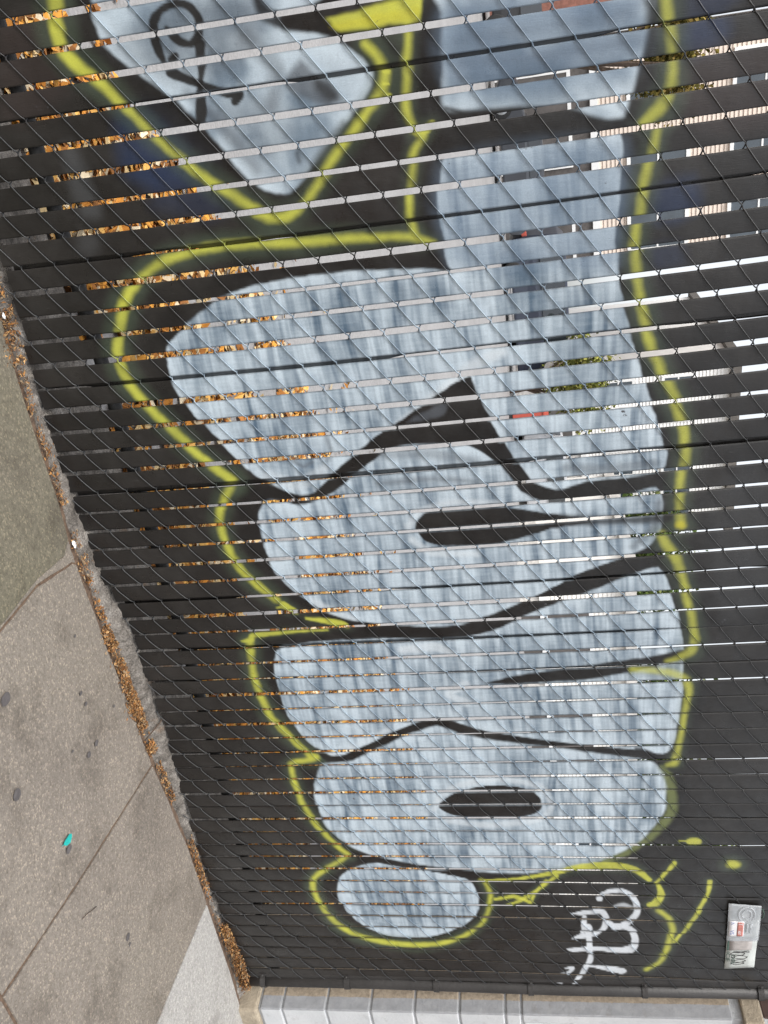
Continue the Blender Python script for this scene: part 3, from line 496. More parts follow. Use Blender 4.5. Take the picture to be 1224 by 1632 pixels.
('line','yellow',.002,1,[(1.44,.533,.0045),(1.437,.557,.0067)]),
('line','yellow',.002,1,[(1.492,.656,.0047),(1.496,.679,.0071)]),
('line','yellow_deep',.008,.6,[(1.24,1.703,.0272),(1.244,1.706,.0169)]),
('poly','yellow_deep',.006,.35,[(-.056,.965),(-.063,1.062),(-.062,1.153),(-.044,1.145),(-.043,1.059),(-.044,.983)]),
('line','black',.003,.97,[(-.036,.581,.0132),(-.059,.577,.0212),(-.087,.573,.0210),(-.115,.578,.0195),(-.137,.602,.0171),(-.144,.639,.0168),(-.131,.668,.0188),(-.106,.68,.0205),(-.08,.674,.0192),(-.064,.651,.0173),(-.072,.628,.0188),(-.087,.614,.0197),(-.1,.604,.0110)]),
('line','black',.003,.97,[(-.016,.587,.0227),(-.002,.613,.0193),(.011,.639,.0191),(.028,.673,.0192),(.041,.703,.0208),(.047,.728,.0257),(.061,.716,.0162)]),
('line','black',.003,.96,[(-.058,.671,.0253),(-.025,.663,.0205),(.011,.652,.0141),(.048,.639,.0216),(.073,.632,.0276),(.089,.628,.0235)]),
('line','black',.003,.96,[(-.046,.611,.0172),(-.04,.599,.0148)]),
('line','white',.003,.97,[(2.768,1.46,.0232),(2.765,1.462,.0205)]),
('line','white',.003,.97,[(2.741,1.474,.0183),(2.725,1.5,.0225),(2.721,1.535,.0231),(2.738,1.563,.0219),(2.781,1.586,.0207),(2.825,1.588,.0221),(2.867,1.573,.0247),(2.895,1.555,.0252),(2.913,1.533,.0271),(2.913,1.502,.0270),(2.892,1.486,.0168)]),
('line','white',.003,.97,[(2.927,1.506,.0244),(2.92,1.544,.0278),(2.944,1.572,.0243),(2.983,1.583,.0248),(3.027,1.581,.0286),(3.049,1.563,.0381),(3.054,1.52,.0331),(3.047,1.463,.0257),(3.048,1.406,.0257),(3.057,1.36,.0260),(3.05,1.339,.0073)]),
('line','white',.003,.97,[(2.848,1.36,.0069),(2.844,1.392,.0242),(2.837,1.434,.0240),(2.837,1.463,.0245),(2.871,1.476,.0203),(2.917,1.472,.0209),(2.949,1.454,.0204),(2.968,1.424,.0239),(2.975,1.392,.0244),(2.987,1.36,.0105)]),
('line','white',.003,.97,[(2.865,1.4,.0179),(2.914,1.396,.0180),(2.95,1.397,.0182)]),
('line','white',.003,.97,[(2.918,1.412,.0274),(2.971,1.417,.0207),(3.019,1.42,.0207),(3.063,1.419,.0206),(3.119,1.411,.0189),(3.176,1.393,.0198),(3.227,1.372,.0182),(3.259,1.355,.0107)]),
('line','white',.003,.97,[(3.149,1.405,.0114),(3.156,1.449,.0189),(3.166,1.495,.0338),(3.177,1.53,.0372)]),
('line','white',.003,.9,[(3.167,1.325,.0112),(3.162,1.349,.0172),(3.197,1.331,.0158),(3.202,1.305,.0076)]),
('line','white',.006,.7,[(2.805,1.512,.0134),(2.799,1.545,.0237),(2.812,1.567,.0188)]),
('line','white',.004,.8,[(3.26,1.307,.0114),(3.253,1.291,.0076)]),
]

COLR = dict(black=(0.0085, 0.008, 0.008), black_band=(0.0085, 0.008, 0.008), navy=(0.013, 0.026, 0.066), brown=(0.042, 0.030, 0.028), haze=(0.16, 0.17, 0.18),
            grey=(0.075, 0.085, 0.100), blue=(0.13, 0.19, 0.27), pale=(0.60, 0.66, 0.70), halo=(0.060, 0.085, 0.055),
            olive=(0.17, 0.20, 0.07), yellow=(0.53, 0.54, 0.075), yellow_deep=(0.60, 0.53, 0.025), white=(0.62, 0.66, 0.70))

def smooth_line(pts, closed, n=5):
    A = np.array(pts, float); out = []
    N = len(A)
    if N < 3 and not closed:
        return A
    for i in range(N if closed else N - 1):
        if closed: p0, p1, p2, p3 = A[(i - 1) % N], A[i], A[(i + 1) % N], A[(i + 2) % N]
        else: p0, p1, p2, p3 = A[max(i - 1, 0)], A[i], A[i + 1], A[min(i + 2, N - 1)]
        for t in np.arange(n) / n:
            q = 0.5 * (2 * p1 + (p2 - p0) * t + (2 * p0 - 5 * p1 + 4 * p2 - p3) * t * t + (3 * p1 - p0 - 3 * p2 + p3) * t ** 3)
            out.append(0.65 * q + 0.35 * (p1 * (1 - t) + p2 * t))
    if not closed: out.append(A[-1])
    return np.array(out)

def sstep(x): x = np.clip(x, 0, 1); return x * x * (3 - 2 * x)

def silver(U, Z, cloud, sl, depth):
    """rolled-on silver blue: horizontal strokes, uneven cover"""
    wob = (fbm(U * 2.0, Z * 4.0, 31) - 0.5) * 0.05
    s1 = fbm((Z + wob) / 0.021, U / 0.20 + 3.3, 41, 3)
    s2 = fbm((Z + wob) / 0.0062, U / 0.13, 43, 2)
    s3 = noise2((Z + wob * 1.5) / 0.013 + 9, U / 0.16 + 5, 45)
    s4 = noise2(U / 0.0035, Z / 0.03, 49)
    c1 = fbm(U / 0.11, Z / 0.10, 47, 4)
    c2 = fbm(U / 0.30, Z / 0.22, 53, 3)
    if cloud: t = 0.10 + 0.62 * sstep((c1 - 0.33) / 0.36) + 0.22 * c2 + 0.08 * s2
    else: t = -0.02 + 0.42 * sstep((s1 - 0.26) / 0.42) + 0.26 * sstep((c1 - 0.3) / 0.45) + 0.26 * c2 + 0.46 * (s2 - 0.45) + 0.24 * sstep((s3 - 0.18) / 0.4) + 0.16 * (s4 - 0.5)
    rim = sstep(1 - depth / (0.040 + 0.03 * c1))                  # the rim was gone over twice
    t = np.clip(t - 0.05 + 0.24 * rim + 0.20 * (sl - 0.5), 0.0, 1.0)[:, None]
    return (1 - t) * np.array([0.080, 0.127, 0.180]) + t * np.array([0.512, 0.600, 0.666])

def spray(U, Z0_, base, sl, cover):
    """colour of the coat at points (U,Z)"""
    Z = Z0_ + (sl - 0.5) * 0.009
    C = base.copy()
    dirt = fbm(U * 9, Z * 3, 61)[:, None]
    C *= 0.75 + 0.5 * dirt
    wob = (fbm(U * 45, Z * 45, 71, 2) - 0.5) * 0.005
    for kind, col, soft, alpha, pts in PAINT:
        A = np.array(pts)
        pad = soft * 1.5 + (A[:, 2].max() if kind == 'line' else 0) + (0.07 if col == 'black_band' else 0.01)
        lo = A[:, :2].min(0) - pad; hi = A[:, :2].max(0) + pad
        ix = np.nonzero((U > lo[0]) & (U < hi[0]) & (Z > lo[1]) & (Z < hi[1]))[0]
        if not len(ix): continue
        x = U[ix]; z = Z[ix]
        d2 = np.full(len(ix), 1e9)
        if kind == 'poly':
            S = smooth_line(pts, True, 4); E = np.roll(S, -1, 0); ins = np.zeros(len(ix), bool)
            for (ax, az_), (bx, bz) in zip(S, E):
                dx, dz = bx - ax, bz - az_; l2 = dx * dx + dz * dz + 1e-12
                t = np.clip(((x - ax) * dx + (z - az_) * dz) / l2, 0, 1)
                d2 = np.minimum(d2, (x - ax - t * dx) ** 2 + (z - az_ - t * dz) ** 2)
                if dz != 0: ins ^= ((az_ > z) != (bz > z)) & (x < ax + (z - az_) * dx / dz)
            sd = np.sqrt(d2); sd = np.where(ins, -sd, sd) - (0.062 if col == 'black_band' else 0)  # grown outline: black paint sprayed as a wide band round each letter
        else:
            S = smooth_line(pts, False, 4) if len(pts) > 1 else np.array([pts[0], pts[0]], float)
            sd = np.full(len(ix), 1e9)
            for (ax, az_, wa), (bx, bz, wb_) in zip(S[:-1], S[1:]):
                dx, dz = bx - ax, bz - az_; l2 = dx * dx + dz * dz + 1e-12
                t = np.clip(((x - ax) * dx + (z - az_) * dz) / l2, 0, 1)
                dd = np.sqrt((x - ax - t * dx) ** 2 + (z - az_ - t * dz) ** 2) - 0.5 * (wa + t * (wb_ - wa))
                sd = np.minimum(sd, dd)
        a = alpha * (1 - sstep((sd + wob[ix]) / (2 * soft) + 0.5)) * cover[ix]
        if col == 'yellow': a = a * (0.62 + 0.26 * fbm(x * 30, z * 30, 83, 2) + 0.22 * sl[ix])
        if col.startswith('silver'): cc = silver(x, z, col.endswith('cloud'), sl[ix], np.maximum(-sd, 0))
        else: cc = np.array(COLR[col])[None, :] * (0.9 + 0.2 * fbm(x * 25, z * 25, 91, 2))[:, None]
        C[ix] = C[ix] * (1 - a[:, None]) + cc * a[:, None]
    return C

# ------------------------------------------------------------------ the fence
PI_, HH, Z0 = 0.0635, 0.08919343, 0.80
TERMS = [(0, 0), (0, 1), (0, 2), (1, 0), (1, 1), (1, 2), (2, 0), (2, 1), (2, 2), (3, 0), (3, 1), (3, 2), (4, 0), (4, 1), (5, 0)]
CU = [-0.00018, 0.0021, -0.00229, -0.00097, 0.01298, 0.00964, -0.00593, 0.00454, 0.00581, 0.03708, -0.00814, -0.00495, 0.00484, 0.00023, -0.00961]
CZ_ = [0.00136, -0.00173, -0.00186, 0.00099, 0.00727, 0.00101, -1e-05, 0.01186, 1e-05, -0.0054, 0.00015, -0.00121, -0.00384, 0.0012, 0.0011]
def lattice(i, h):
    """gap i, height step h -> X and Z: an old fabric that has sagged and stretched a little"""
    i = np.asarray(i, float); h = np.asarray(h, float)
    s = np.clip((i - 25) / 25, -1.15, 1.05); t = np.clip((h - 2) / 8, -1.3, 1.3)
    du = sum(c * s ** a * t ** b for (a, b), c in zip(TERMS, CU)); dz = sum(c * s ** a * t ** b for (a, b), c in zip(TERMS, CZ_))
    return i * PI_ + du, h * HH + dz + Z0
def gap_x(i, z):
    h = (np.asarray(z, float) - Z0) / HH
    for _ in range(2): h = h - (lattice(i, h)[1] - z) / HH
    return lattice(i, h)[0]

GAPS = {0: 65, 1: 34, 2: 65, 3: 50, 4: 55, 5: 60, 6: 44, 7: 60, 8: 45, 9: 50, 10: 55, 11: 44, 12: 60, 13: 45, 14: 50, 15: 45, 16: 45, 17: 32, 18: 38, 19: 30, 20: 30, 21: 35, 22: 30, 23: 38, 24: 27, 25: 32, 26: 22, 27: 22, 28: 25, 29: 18, 30: 28, 31: 18, 32: 22, 33: 22, 34: 20, 35: 20, 36: 17, 37: 18, 38: 18, 39: 15, 40: 20, 41: 16, 42: 16, 43: 20, 44: 14, 45: 18, 46: 15, 47: 12, 48: 11, 49: 10, 50: 10}
PITCH = np.interp(np.arange(-8, 52), [-8, 0, 10, 20, 30, 40, 50], [270, 240, 210, 150, 117, 99, 80])
FIRST, LAST = -6, 50
WING = {-4, 1, 6, 11, 16, 22, 25, 27, 32, 37, 42, 44, 47, 49}
CLOSE = {i: float(q) for i, q in zip(range(-8, 53), np.random.default_rng(91).uniform(0.55, 1.1, 61))}
for q_ in (19, 22, 28, 33, 38): CLOSE[q_] = 0.35
def gap_w(i, z=None):
    g = GAPS.get(i, 55 if i % 5 != 1 else 40)
    w = PI_ * g / PITCH[i + 8] + 0.0016 * max(0, i) / 50
    w = float(np.clip(w * np.interp(i, [0, 25, 50], [0.86, 0.78, 0.74]), 0.005, 0.0155))
    if z is None: return w
    near = np.clip((i - 15) / 14, 0, 1)
    return w * (1 - np.clip(CLOSE[i] * near * sstep((np.asarray(z) - 1.50) / 0.30), 0, 0.93))

fence = tag(empty('chain_link_fence', (0, 0, 0)), 'tall black chain-link fence with slats, sprayed with silver and yellow graffiti letters', 'fence')
TOPZ = 2.46
batch = []   # (name, V, F, base colour, slat id, material key, data for parent)
def zrows(zb):
    zs = np.concatenate([np.arange(zb, 2.12, 0.0031), np.arange(2.12, TOPZ, 0.04), [TOPZ]])
    return zs
tilt = np.clip(rng.normal(0, 0.0014, 80), -0.0025, 0.0025); shift = np.clip(rng.normal(0, 0.0013, 80), -0.0025, 0.0025)
for k in range(FIRST, LAST + 1):
    x_mid = float(gap_x(k + 0.5, 0.3))
    zb = float(slat_foot(x_mid)) + float(rng.uniform(-0.010, 0.008))
    zs = zrows(zb)
    gl, gr = gap_w(k, zs), gap_w(k + 1, zs) if k < LAST else 0.012
    rel = (zs - 1.0)
    xl = gap_x(k, zs) + gl / 2 + shift[k + 10] + tilt[k + 10] * rel
    xr = (gap_x(k + 1, zs) if k < LAST else gap_x(k, zs) + 0.070) - gr / 2 + shift[k + 10] + tilt[k + 10] * rel
    wave = (fbm(zs * 3.0, zs * 0 + k * 7.7, 101) - 0.5) * 0.0022
    xl = xl + wave; xr = xr + wave
    n = int(np.interp(k, [0, 30, 50], [15, 11, 9]))
    s = np.linspace(0, 1, n)
    X_ = xl[:, None] * (1 - s) + xr[:, None] * s
    bow = 0.0016 * (1 - (2 * s - 1) ** 2)
    lump = (fbm(zs * 11, zs * 0 + k * 3.1, 103) - 0.5) * 0.0016
    tw = (noise2(zs * 1.3, zs * 0 + k * 5.7, 107) - 0.5) * 0.0040
    Y_ = -0.0019 - bow[None, :] + lump[:, None] * (1 - np.abs(2 * s - 1))[None, :] + tw[:, None] * (s - 0.5)[None, :]
    # closed section: front points then two back points
    Xf = np.concatenate([X_, xr[:, None], xl[:, None]], 1)
    Yf = np.concatenate([Y_, Y_[:, -1:] + 0.0038, Y_[:, :1] + 0.0038], 1)
    Zf = np.repeat(zs[:, None], n + 2, 1)
    V = np.stack([Xf, Yf, Zf], -1).reshape(-1, 3); w_ = n + 2; nz = len(zs)
    a0 = np.arange(nz - 1)[:, None] * w_ + np.arange(w_)[None, :]; a1 = np.arange(nz - 1)[:, None] * w_ + (np.arange(w_)[None, :] + 1) % w_
    F = np.stack([a0, a1, a1 + w_, a0 + w_], -1).reshape(-1, 4)
    tint = rng.uniform(0.85, 1.15)
    base = np.array([0.0155, 0.0140, 0.0132]) * tint
    batch.append(['slat', V, F, np.repeat(base[None, :], len(V), 0), np.full(len(V), rng.random()), 'slat', (1 - 0.75 * np.concatenate([np.clip((np.abs(2 * s - 1) - 0.84) / 0.16, 0, 1) ** 1.5, [1, 1]])[None, :] * (0.25 + 0.75 * fbm(zs * 26, zs * 0 + k, 113))[:, None]).ravel()])
    if k + 1 in WING:      # this slat is a wide one: its flange fills most of the next gap
        zs2 = np.concatenate([np.arange(zb + 0.02, 2.12, 0.006), [TOPZ]])
        xr2 = np.interp(zs2, zs, xr)
        lo_ = xr2 - 0.010; hi_ = xr2 + gap_w(k + 1, zs2) + 0.004 - 0.009 * sstep((fbm(zs2 * 1.6, zs2 * 0 + k * 3.3, 109) - 0.56) / 0.12)
        s2 = np.linspace(0, 1, 6); X2 = lo_[:, None] * (1 - s2) + hi_[:, None] * s2
        Y2 = np.full_like(X2, 0.0098); Z2 = np.repeat(zs2[:, None], 6, 1)
        Xw = np.concatenate([X2, hi_[:, None], lo_[:, None]], 1); Yw = np.concatenate([Y2, Y2[:, :2] + 0.0016], 1); Zw = np.concatenate([Z2, Z2[:, :2]], 1)
        V = np.stack([Xw, Yw, Zw], -1).reshape(-1, 3)
        a0 = np.arange(len(zs2) - 1)[:, None] * 8 + np.arange(8)[None, :]; a1 = np.arange(len(zs2) - 1)[:, None] * 8 + (np.arange(8)[None, :] + 1) % 8
        F = np.stack([a0, a1, a1 + 8, a0 + 8], -1).reshape(-1, 4)
        batch.append(['flange', V, F, np.repeat(base[None, :] * 0.8, len(V), 0), np.full(len(V), rng.random()), 'slat', np.ones(len(V))])

# woven wires: each one a flattened spiral round one slat, hooked into its neighbours in the gaps
def spiral(k):
    pts = []
    h0 = math.ceil((-0.80 - 0.02) / HH) - 1 + (0.5 if k % 2 else 0.0)
    h = h0
    yf, yb = -0.0058, 0.0066
    while h < 18.3:
        xa, za = lattice(k, h); xa, za = float(xa), float(za)
        if k < LAST: xb, zb = [float(q) for q in lattice(k + 1, h + 0.5)]
        else: xb, zb = float(lattice(k, h)[0]) + 0.072, float(za + HH / 2)
        zc = float(lattice(k, h + 1)[1])
        e, d = 0.0019, 0.0075
        pts.append((xa - e, 0.0, za)); pts.append((xa + d * 0.6, yf * 0.72, za + 0.0016))
        for t in (0.16, 0.34, 0.52, 0.70, 0.86):
            q = t ** float(np.interp(k, [0, 15, 30, 50], [1.06, 1.12, 1.22, 1.30]))
            pts.append((xa + (xb - xa) * t, yf - 0.0006 * math.sin(math.pi * t), za + (zb - za) * q))
        pts.append((xb - d * 0.6, yf * 0.72, zb - 0.0014)); pts.append((xb + e, 0.0, zb)); pts.append((xb - d * 0.7, yb * 0.8, zb + 0.0022))
        for t in (0.25, 0.5, 0.75): pts.append((xb + (xa - xb) * t, yb, zb + (zc - zb) * t))
        pts.append((xa + d * 0.7, yb * 0.8, zc - 0.0022))
        h += 1
    return np.array(pts)
for k in range(FIRST, LAST + 1):
    P_ = spiral(k); P_ = P_[P_[:, 2] > float(slat_foot(float(P_[0, 0]))) - 0.035]
    P_[:, 0] += rng.normal(0, 0.0003, len(P_)); P_[:, 1] += rng.normal(0, 0.00015, len(P_))
    T_ = np.gradient(P_, axis=0); T_ /= np.linalg.norm(T_, axis=1)[:, None]
    ref = np.array([0.0, 1.0, 0.0]); U_ = np.cross(T_, np.array([0.0, 0.0, 1.0])); bad = np.linalg.norm(U_, axis=1) < 0.2
    U_[bad] = np.cross(T_[bad], np.array([0.0, 1.0, 0.0])); U_ /= np.linalg.norm(U_, axis=1)[:, None]; W_ = np.cross(T_, U_)
    ns = 6; an = 2 * np.pi * np.arange(ns) / ns; rr = 0.00165
    V = (P_[:, None, :] + rr * (U_[:, None, :] * np.cos(an)[None, :, None] + W_[:, None, :] * np.sin(an)[None, :, None])).reshape(-1, 3)
    N = len(P_)
    a0 = np.arange(N - 1)[:, None] * ns + np.arange(ns)[None, :]; a1 = np.arange(N - 1)[:, None] * ns + (np.arange(ns)[None, :] + 1) % ns
    F = np.stack([a0, a1, a1 + ns, a0 + ns], -1).reshape(-1, 4)
    base = np.where((V[:, 1] < 0)[:, None], np.array([[0.030, 0.030, 0.031]]), np.array([[0.022, 0.022, 0.022]]))
    batch.append(['wire', V, F, base, np.full(len(V), 0.5), 'wire', np.ones(len(V))])

UU = np.concatenate([q[1][:, 0] for q in batch]); ZZ_ = np.concatenate([q[1][:, 2] for q in batch]); YYs = np.concatenate([q[1][:, 1] for q in batch])
BC = np.concatenate([q[3] for q in batch]); SLI = np.concatenate([q[4] for q in batch])
CC = spray(UU, ZZ_, BC, SLI, np.concatenate([q[6] for q in batch]))
CC = np.where((YYs > 0.0105)[:, None], BC, np.where((YYs > 0.0042)[:, None], BC * 0.75 + CC * 0.25, CC))          # little paint reached the back
wsel = np.concatenate([np.full(len(q[1]), q[0] == 'wire') for q in batch])
CC = np.where(wsel[:, None], CC * np.array([0.60, 0.64, 0.68]) + 0.008, CC)     # thinner cover on the round wire
o_ = 0; last_slat = None
for nm, V, F, _, _, mk, _ in batch:
    c_ = CC[o_:o_ + len(V)]; o_ += len(V)
    me = quads_mesh(nm, V, F, True, c_)
    ob = link(nm, me, M[mk], last_slat if nm == 'flange' else fence)
    if nm == 'slat': last_slat = ob

# bottom rail behind the slats, top rail above the picture
link('bottom_rail', tube_mesh('bottom_rail', [[(-1.0, 0.030, 0.205), (0.7, 0.030, 0.205), (1.6, 0.030, 0.196), (3.30, 0.030, 0.150)]], 0.019, 10), M['black_rail'], fence)
link('top_rail', tube_mesh('top_rail', [[(-1.0, 0.030, 2.42), (3.30, 0.030, 2.42)]], 0.021, 10), M['black_steel'], fence)
# end post with its tension bar and bands
PX, PY, PR = 3.278, 0.004, 0.0270
post = link('terminal_post', tube_mesh('terminal_post', [[(PX, PY, -0.05), (PX + 0.004, PY, 0.6), (PX + 0.022, PY, 1.3), (PX + 0.020, PY, 2.47)]], PR, 20), M['black_steel'], fence)
def post_x(z): return PX + float(np.interp(z, [0, 0.6, 1.3, 2.5], [0, 0.004, 0.022, 0.020]))
link('post_cap', tube_mesh('post_cap', [([(PX + 0.020, PY, 2.462), (PX + 0.020, PY, 2.485), (PX + 0.020, PY, 2.505), (PX + 0.020, PY, 2.515)], [0.031, 0.031, 0.022, 0.006])], 0.03, 20), M['black_steel'], post)
link('tension_bar', boxes('tension_bar', [(3.236, 3.255, -0.004, 0.001, 0.02, 2.4)], 0.001), M['black_steel'], fence)
for zc in (0.105, 0.455, 0.815, 1.185, 1.615, 2.035):
    x0 = post_x(zc); vv = []; ff = []; n = 20; hb = 0.0105
    for k in range(n + 1):
        a = math.pi + (k / n - 0.5) * R(330)
        a = R(15) + R(330) * k / n + math.pi
        for rr_ in (PR + 0.0008, PR + 0.0042):
            for zz in (-hb, hb): vv.append((x0 + rr_ * math.cos(a), PY + rr_ * math.sin(a), zc + zz + 0.002 * math.sin(k)* 0))
    for k in range(n):
        b0 = 4 * k; b1 = 4 * (k + 1)
        ff += [(b0 + 2, b0 + 3, b1 + 3, b1 + 2), (b0, b1, b1 + 1, b0 + 1), (b0 + 1, b1 + 1, b1 + 3, b0 + 3), (b0, b0 + 2, b1 + 2, b1)]
    bnd = pydata('tension_band', vv, ff, False)
    bb = link('tension_band', bnd, M['black_steel'], post)
    # carriage bolt through the two ears: one mesh with the band
    bm = bmesh.new(); bm.from_mesh(bnd)
    for yy in (PY - 0.009, PY + 0.006):
        r_ = bmesh.ops.create_cube(bm, size=1.0)
        for v_ in r_['verts']: v_.co = Vector((x0 - PR - 0.010 + v_.co.x * 0.024, yy + v_.co.y * 0.003, zc + v_.co.z * 0.021))
    r_ = bmesh.ops.create_cone(bm, segments=10, radius1=0.006, radius2=0.0045, depth=0.006, cap_ends=True)
    for v_ in r_['verts']: v_.co = Vector((x0 - PR - 0.013 + v_.co.x, PY - 0.0135 - v_.co.z, zc + v_.co.y))
    bm.to_mesh(bnd); bm.free()

# ------------------------------------------------------------------ painted block wall at the end of the fence
m_, nt, b = mat('part_painted_block', 0.75, 0, 0.35)
p = position(nt)
sx = nd(nt, 'ShaderNodeSeparateXYZ'); nt.links.new(p, sx.inputs[0])
wv = noise(nt, p, 26.0, 4.0, 0.7)
def edge(axis, at, amp, w=0.003):
    a = nd(nt, 'ShaderNodeMath', operation='MULTIPLY_ADD'); nt.links.new(wv, a.inputs[0]); a.inputs[1].default_value = amp; nt.links.new(sx.outputs[axis], a.inputs[2])
    r = nd(nt, 'ShaderNodeMapRange'); nt.links.new(a.outputs[0], r.inputs['Value'])
    r.inputs['From Min'].default_value = at + amp * 0.5 - w; r.inputs['From Max'].default_value = at + amp * 0.5 + w
    return r.outputs[0]
gry = ramp(nt, noise(nt, p, 30.0, 5.0), [(0.3, (0.245, 0.252, 0.265)), (0.7, (0.315, 0.322, 0.335))])
wht = ramp(nt, noise(nt, p, 9.0, 5.0), [(0.3, (0.47, 0.485, 0.50)), (0.7, (0.55, 0.56, 0.57))])
bge = ramp(nt, noise(nt, p, 60.0, 6.0, 0.7), [(0.3, (0.20, 0.165, 0.125)), (0.7, (0.40, 0.335, 0.255))])
c = mix(nt, gry, bge, edge(1, -0.014, 0.010, 0.0015))
c = mix(nt, c, wht, edge(0, 3.3665, 0.006, 0.0012))
gr = ramp(nt, noise(nt, p, 13.0, 6.0, 0.75), [(0.56, (0, 0, 0)), (0.76, (0.45, 0.45, 0.45))])
c = mix(nt, c, (0.17, 0.15, 0.13), gr)
nt.links.new(c, b.inputs['Base Color'])
n1 = bump(nt, b, noise(nt, p, 95.0, 4.0, 0.65), 0.45, 0.004); bump(nt, b, noise(nt, p, 22.0, 3.0), 0.3, 0.006, n1)
M['block'] = m_
M['mortar'] = plain('painted_mortar', (0.42, 0.43, 0.44), 0.8, 0.15, 60.0, 0.5, 150.0)
M['beige_stone'] = plain('beige_stone', (0.33, 0.28, 0.21), 0.85, 0.2, 30.0, 0.5, 120.0)
M['dark_recess'] = plain('dark_wood', (0.06, 0.035, 0.028), 0.7, 0.3, 12.0)
wall = tag(empty('block_wall', (3.36, -0.07, 0)), 'white painted concrete block wall with grey unpainted-edged corner beside the fence end post', 'wall')
def wpart(name, me, m): return link(name, me, m, wall, (-3.36, 0.07, 0))
WX, WY = 3.360, -0.070
wpart('mortar', boxes('mortar', [(WX + 0.008, 8.0, WY + 0.007, 0.40, 0.0, 2.9)]), M['mortar'])
wpart('foundation', boxes('foundation', [(WX - 0.010, 8.02, WY - 0.016, 0.42, -0.03, 0.076)], 0.010), M['beige_stone'])
zc = [0.080, 0.176, 0.360, 0.542, 0.720, 0.899, 1.079, 1.142]
cache = {}
for r_i in range(len(zc) - 1):
    z0_, z1_ = zc[r_i] + 0.004, zc[r_i + 1] - 0.004
    x = WX; ln = 0.40 if r_i % 2 == 0 else 0.20; first = True
    while x < 7.9:
        x1 = min(x + ln, 8.0)
        wpart('block', boxes('block', [(x + (0 if first else 0.004), x1 - 0.004, WY, 0.41 if first else 0.05, z0_, z1_)], 0.0055), M['block'])
        x = x1; ln = 0.40; first = False
# upper part: one smooth cast slab at the corner, blocks beyond it
wpart('corner_slab', boxes('corner_slab', [(WX - 0.001, WX + 0.055, WY + 0.0015, 0.41, 1.147, 1.925)], 0.004), M['block'])
zz = 1.147; row = 0
while zz < 1.90:
    z1_ = min(zz + 0.18, 1.925); x = WX + 0.059; ln = 0.34 if row % 2 else 0.16
    while x < 7.9:
        x1 = min(x + ln, 8.0)
        wpart('block', boxes('block', [(x, x1 - 0.006, WY, 0.05, zz + 0.003, z1_ - 0.004)], 0.005), M['block'])
        x = x1; ln = 0.40
    zz = z1_; row += 1
wpart('recess_board', boxes('recess_board', [(WX + 0.012, 8.0, WY + 0.030, 0.41, 1.929, 1.962)]), M['dark_recess'])
wpart('lintel', boxes('lintel', [(WX - 0.012, 8.02, WY - 0.022, 0.42, 1.964, 2.034)], 0.006), M['beige_stone'])
wpart('fascia_board', boxes('fascia_board', [(WX + 0.004, 8.0, WY + 0.012, 0.41, 2.038, 2.90)], 0.004), M['dark_recess'])

# ------------------------------------------------------------------ litter on this side
def scatter(name, pts, size, cols, seed, flat=0.5, aspect=2.2, m=None, kind='stuff'):
    r2 = np.random.default_rng(seed); n = len(pts)
    a = r2.uniform(0, 2 * np.pi, n); L_ = r2.uniform(size[0], size[1], n); Wd = L_ / aspect * r2.uniform(0.7, 1.3, n)
    dx = np.stack([np.cos(a), np.sin(a), r2.normal(0, flat, n)], 1); dx /= np.linalg.norm(dx, axis=1)[:, None]
    up = np.stack([r2.normal(0, flat, n), r2.normal(0, flat, n), np.ones(n)], 1)
    dy = np.cross(up, dx); dy /= np.linalg.norm(dy, axis=1)[:, None]; nn = np.cross(dx, dy)
    A_ = L_[:, None] * dx * 0.5; B_ = Wd[:, None] * dy * 0.5; C_ = nn * (L_ * 0.10 * r2.normal(0, 1, n))[:, None]
    P0 = np.asarray(pts)
    V = np.stack([P0 - A_, P0 - B_ * 1.0 + C_, P0 + A_, P0 + B_ + C_], 1).reshape(-1, 3)
    F = np.arange(4 * n).reshape(-1, 4)
    ci = r2.integers(0, len(cols), n); cc = np.array(cols)[ci] * r2.uniform(0.65, 1.3, n)[:, None]
    return quads_mesh(name, V, F, False, np.repeat(cc, 4, 0), 'leaf')
M['leaf'] = attr_mat('dry_leaf', 'leaf', 0.9, 0.30)
DRIFT = [(0.20, 0.60, 1300, 0.017), (0.60, 1.02, 480, 0.007), (1.10, 1.32, 500, 0.008), (1.43, 1.97, 4200, 0.013), (2.02, 2.22, 350, 0.008), (2.42, 2.70, 600, 0.009), (1.32, 1.42, 150, 0.006), (2.70, 2.98, 150, 0.006), (1.50, 1.56, 500, 0.02), (1.70, 1.80, 700, 0.02)]
pts = []
for x0, x1, n, w in DRIFT:
    x = rng.uniform(x0, x1, n); y = crack_y(x) + 0.012 + rng.normal(0, w, n) * (0.5 + fbm(x * 20, x * 0, 131))
    d = np.exp(-((y - crack_y(x) - 0.012) / (w * 1.3)) ** 2)
    keep = rng.random(n) < np.clip(sstep((fbm(x * 17, x * 0 + 5.5, 137, 3) - 0.36) / 0.22) + 0.10, 0, 1); x, y, d = x[keep], y[keep], d[keep]; n = len(x)
    pts.append(np.stack([x, y, 0.003 + d * rng.uniform(0.0, 0.014, n) + np.clip((y - crack_y(x) - 0.01) * 0.5, 0, 0.02)], 1))
x = rng.uniform(2.92, 3.31, 2600); y = rng.normal(-0.016, 0.012, 2600)
pts.append(np.stack([x, y, 0.010 + rng.uniform(0, 0.042, 2600) * np.interp(x, [2.92, 3.1, 3.31], [0.6, 1.0, 1.0])], 1))
needle = [(0.42, 0.205, 0.07), (0.34, 0.16, 0.06), (0.24, 0.12, 0.055), (0.48, 0.29, 0.13), (0.14, 0.08, 0.045), (0.30, 0.22, 0.14)]
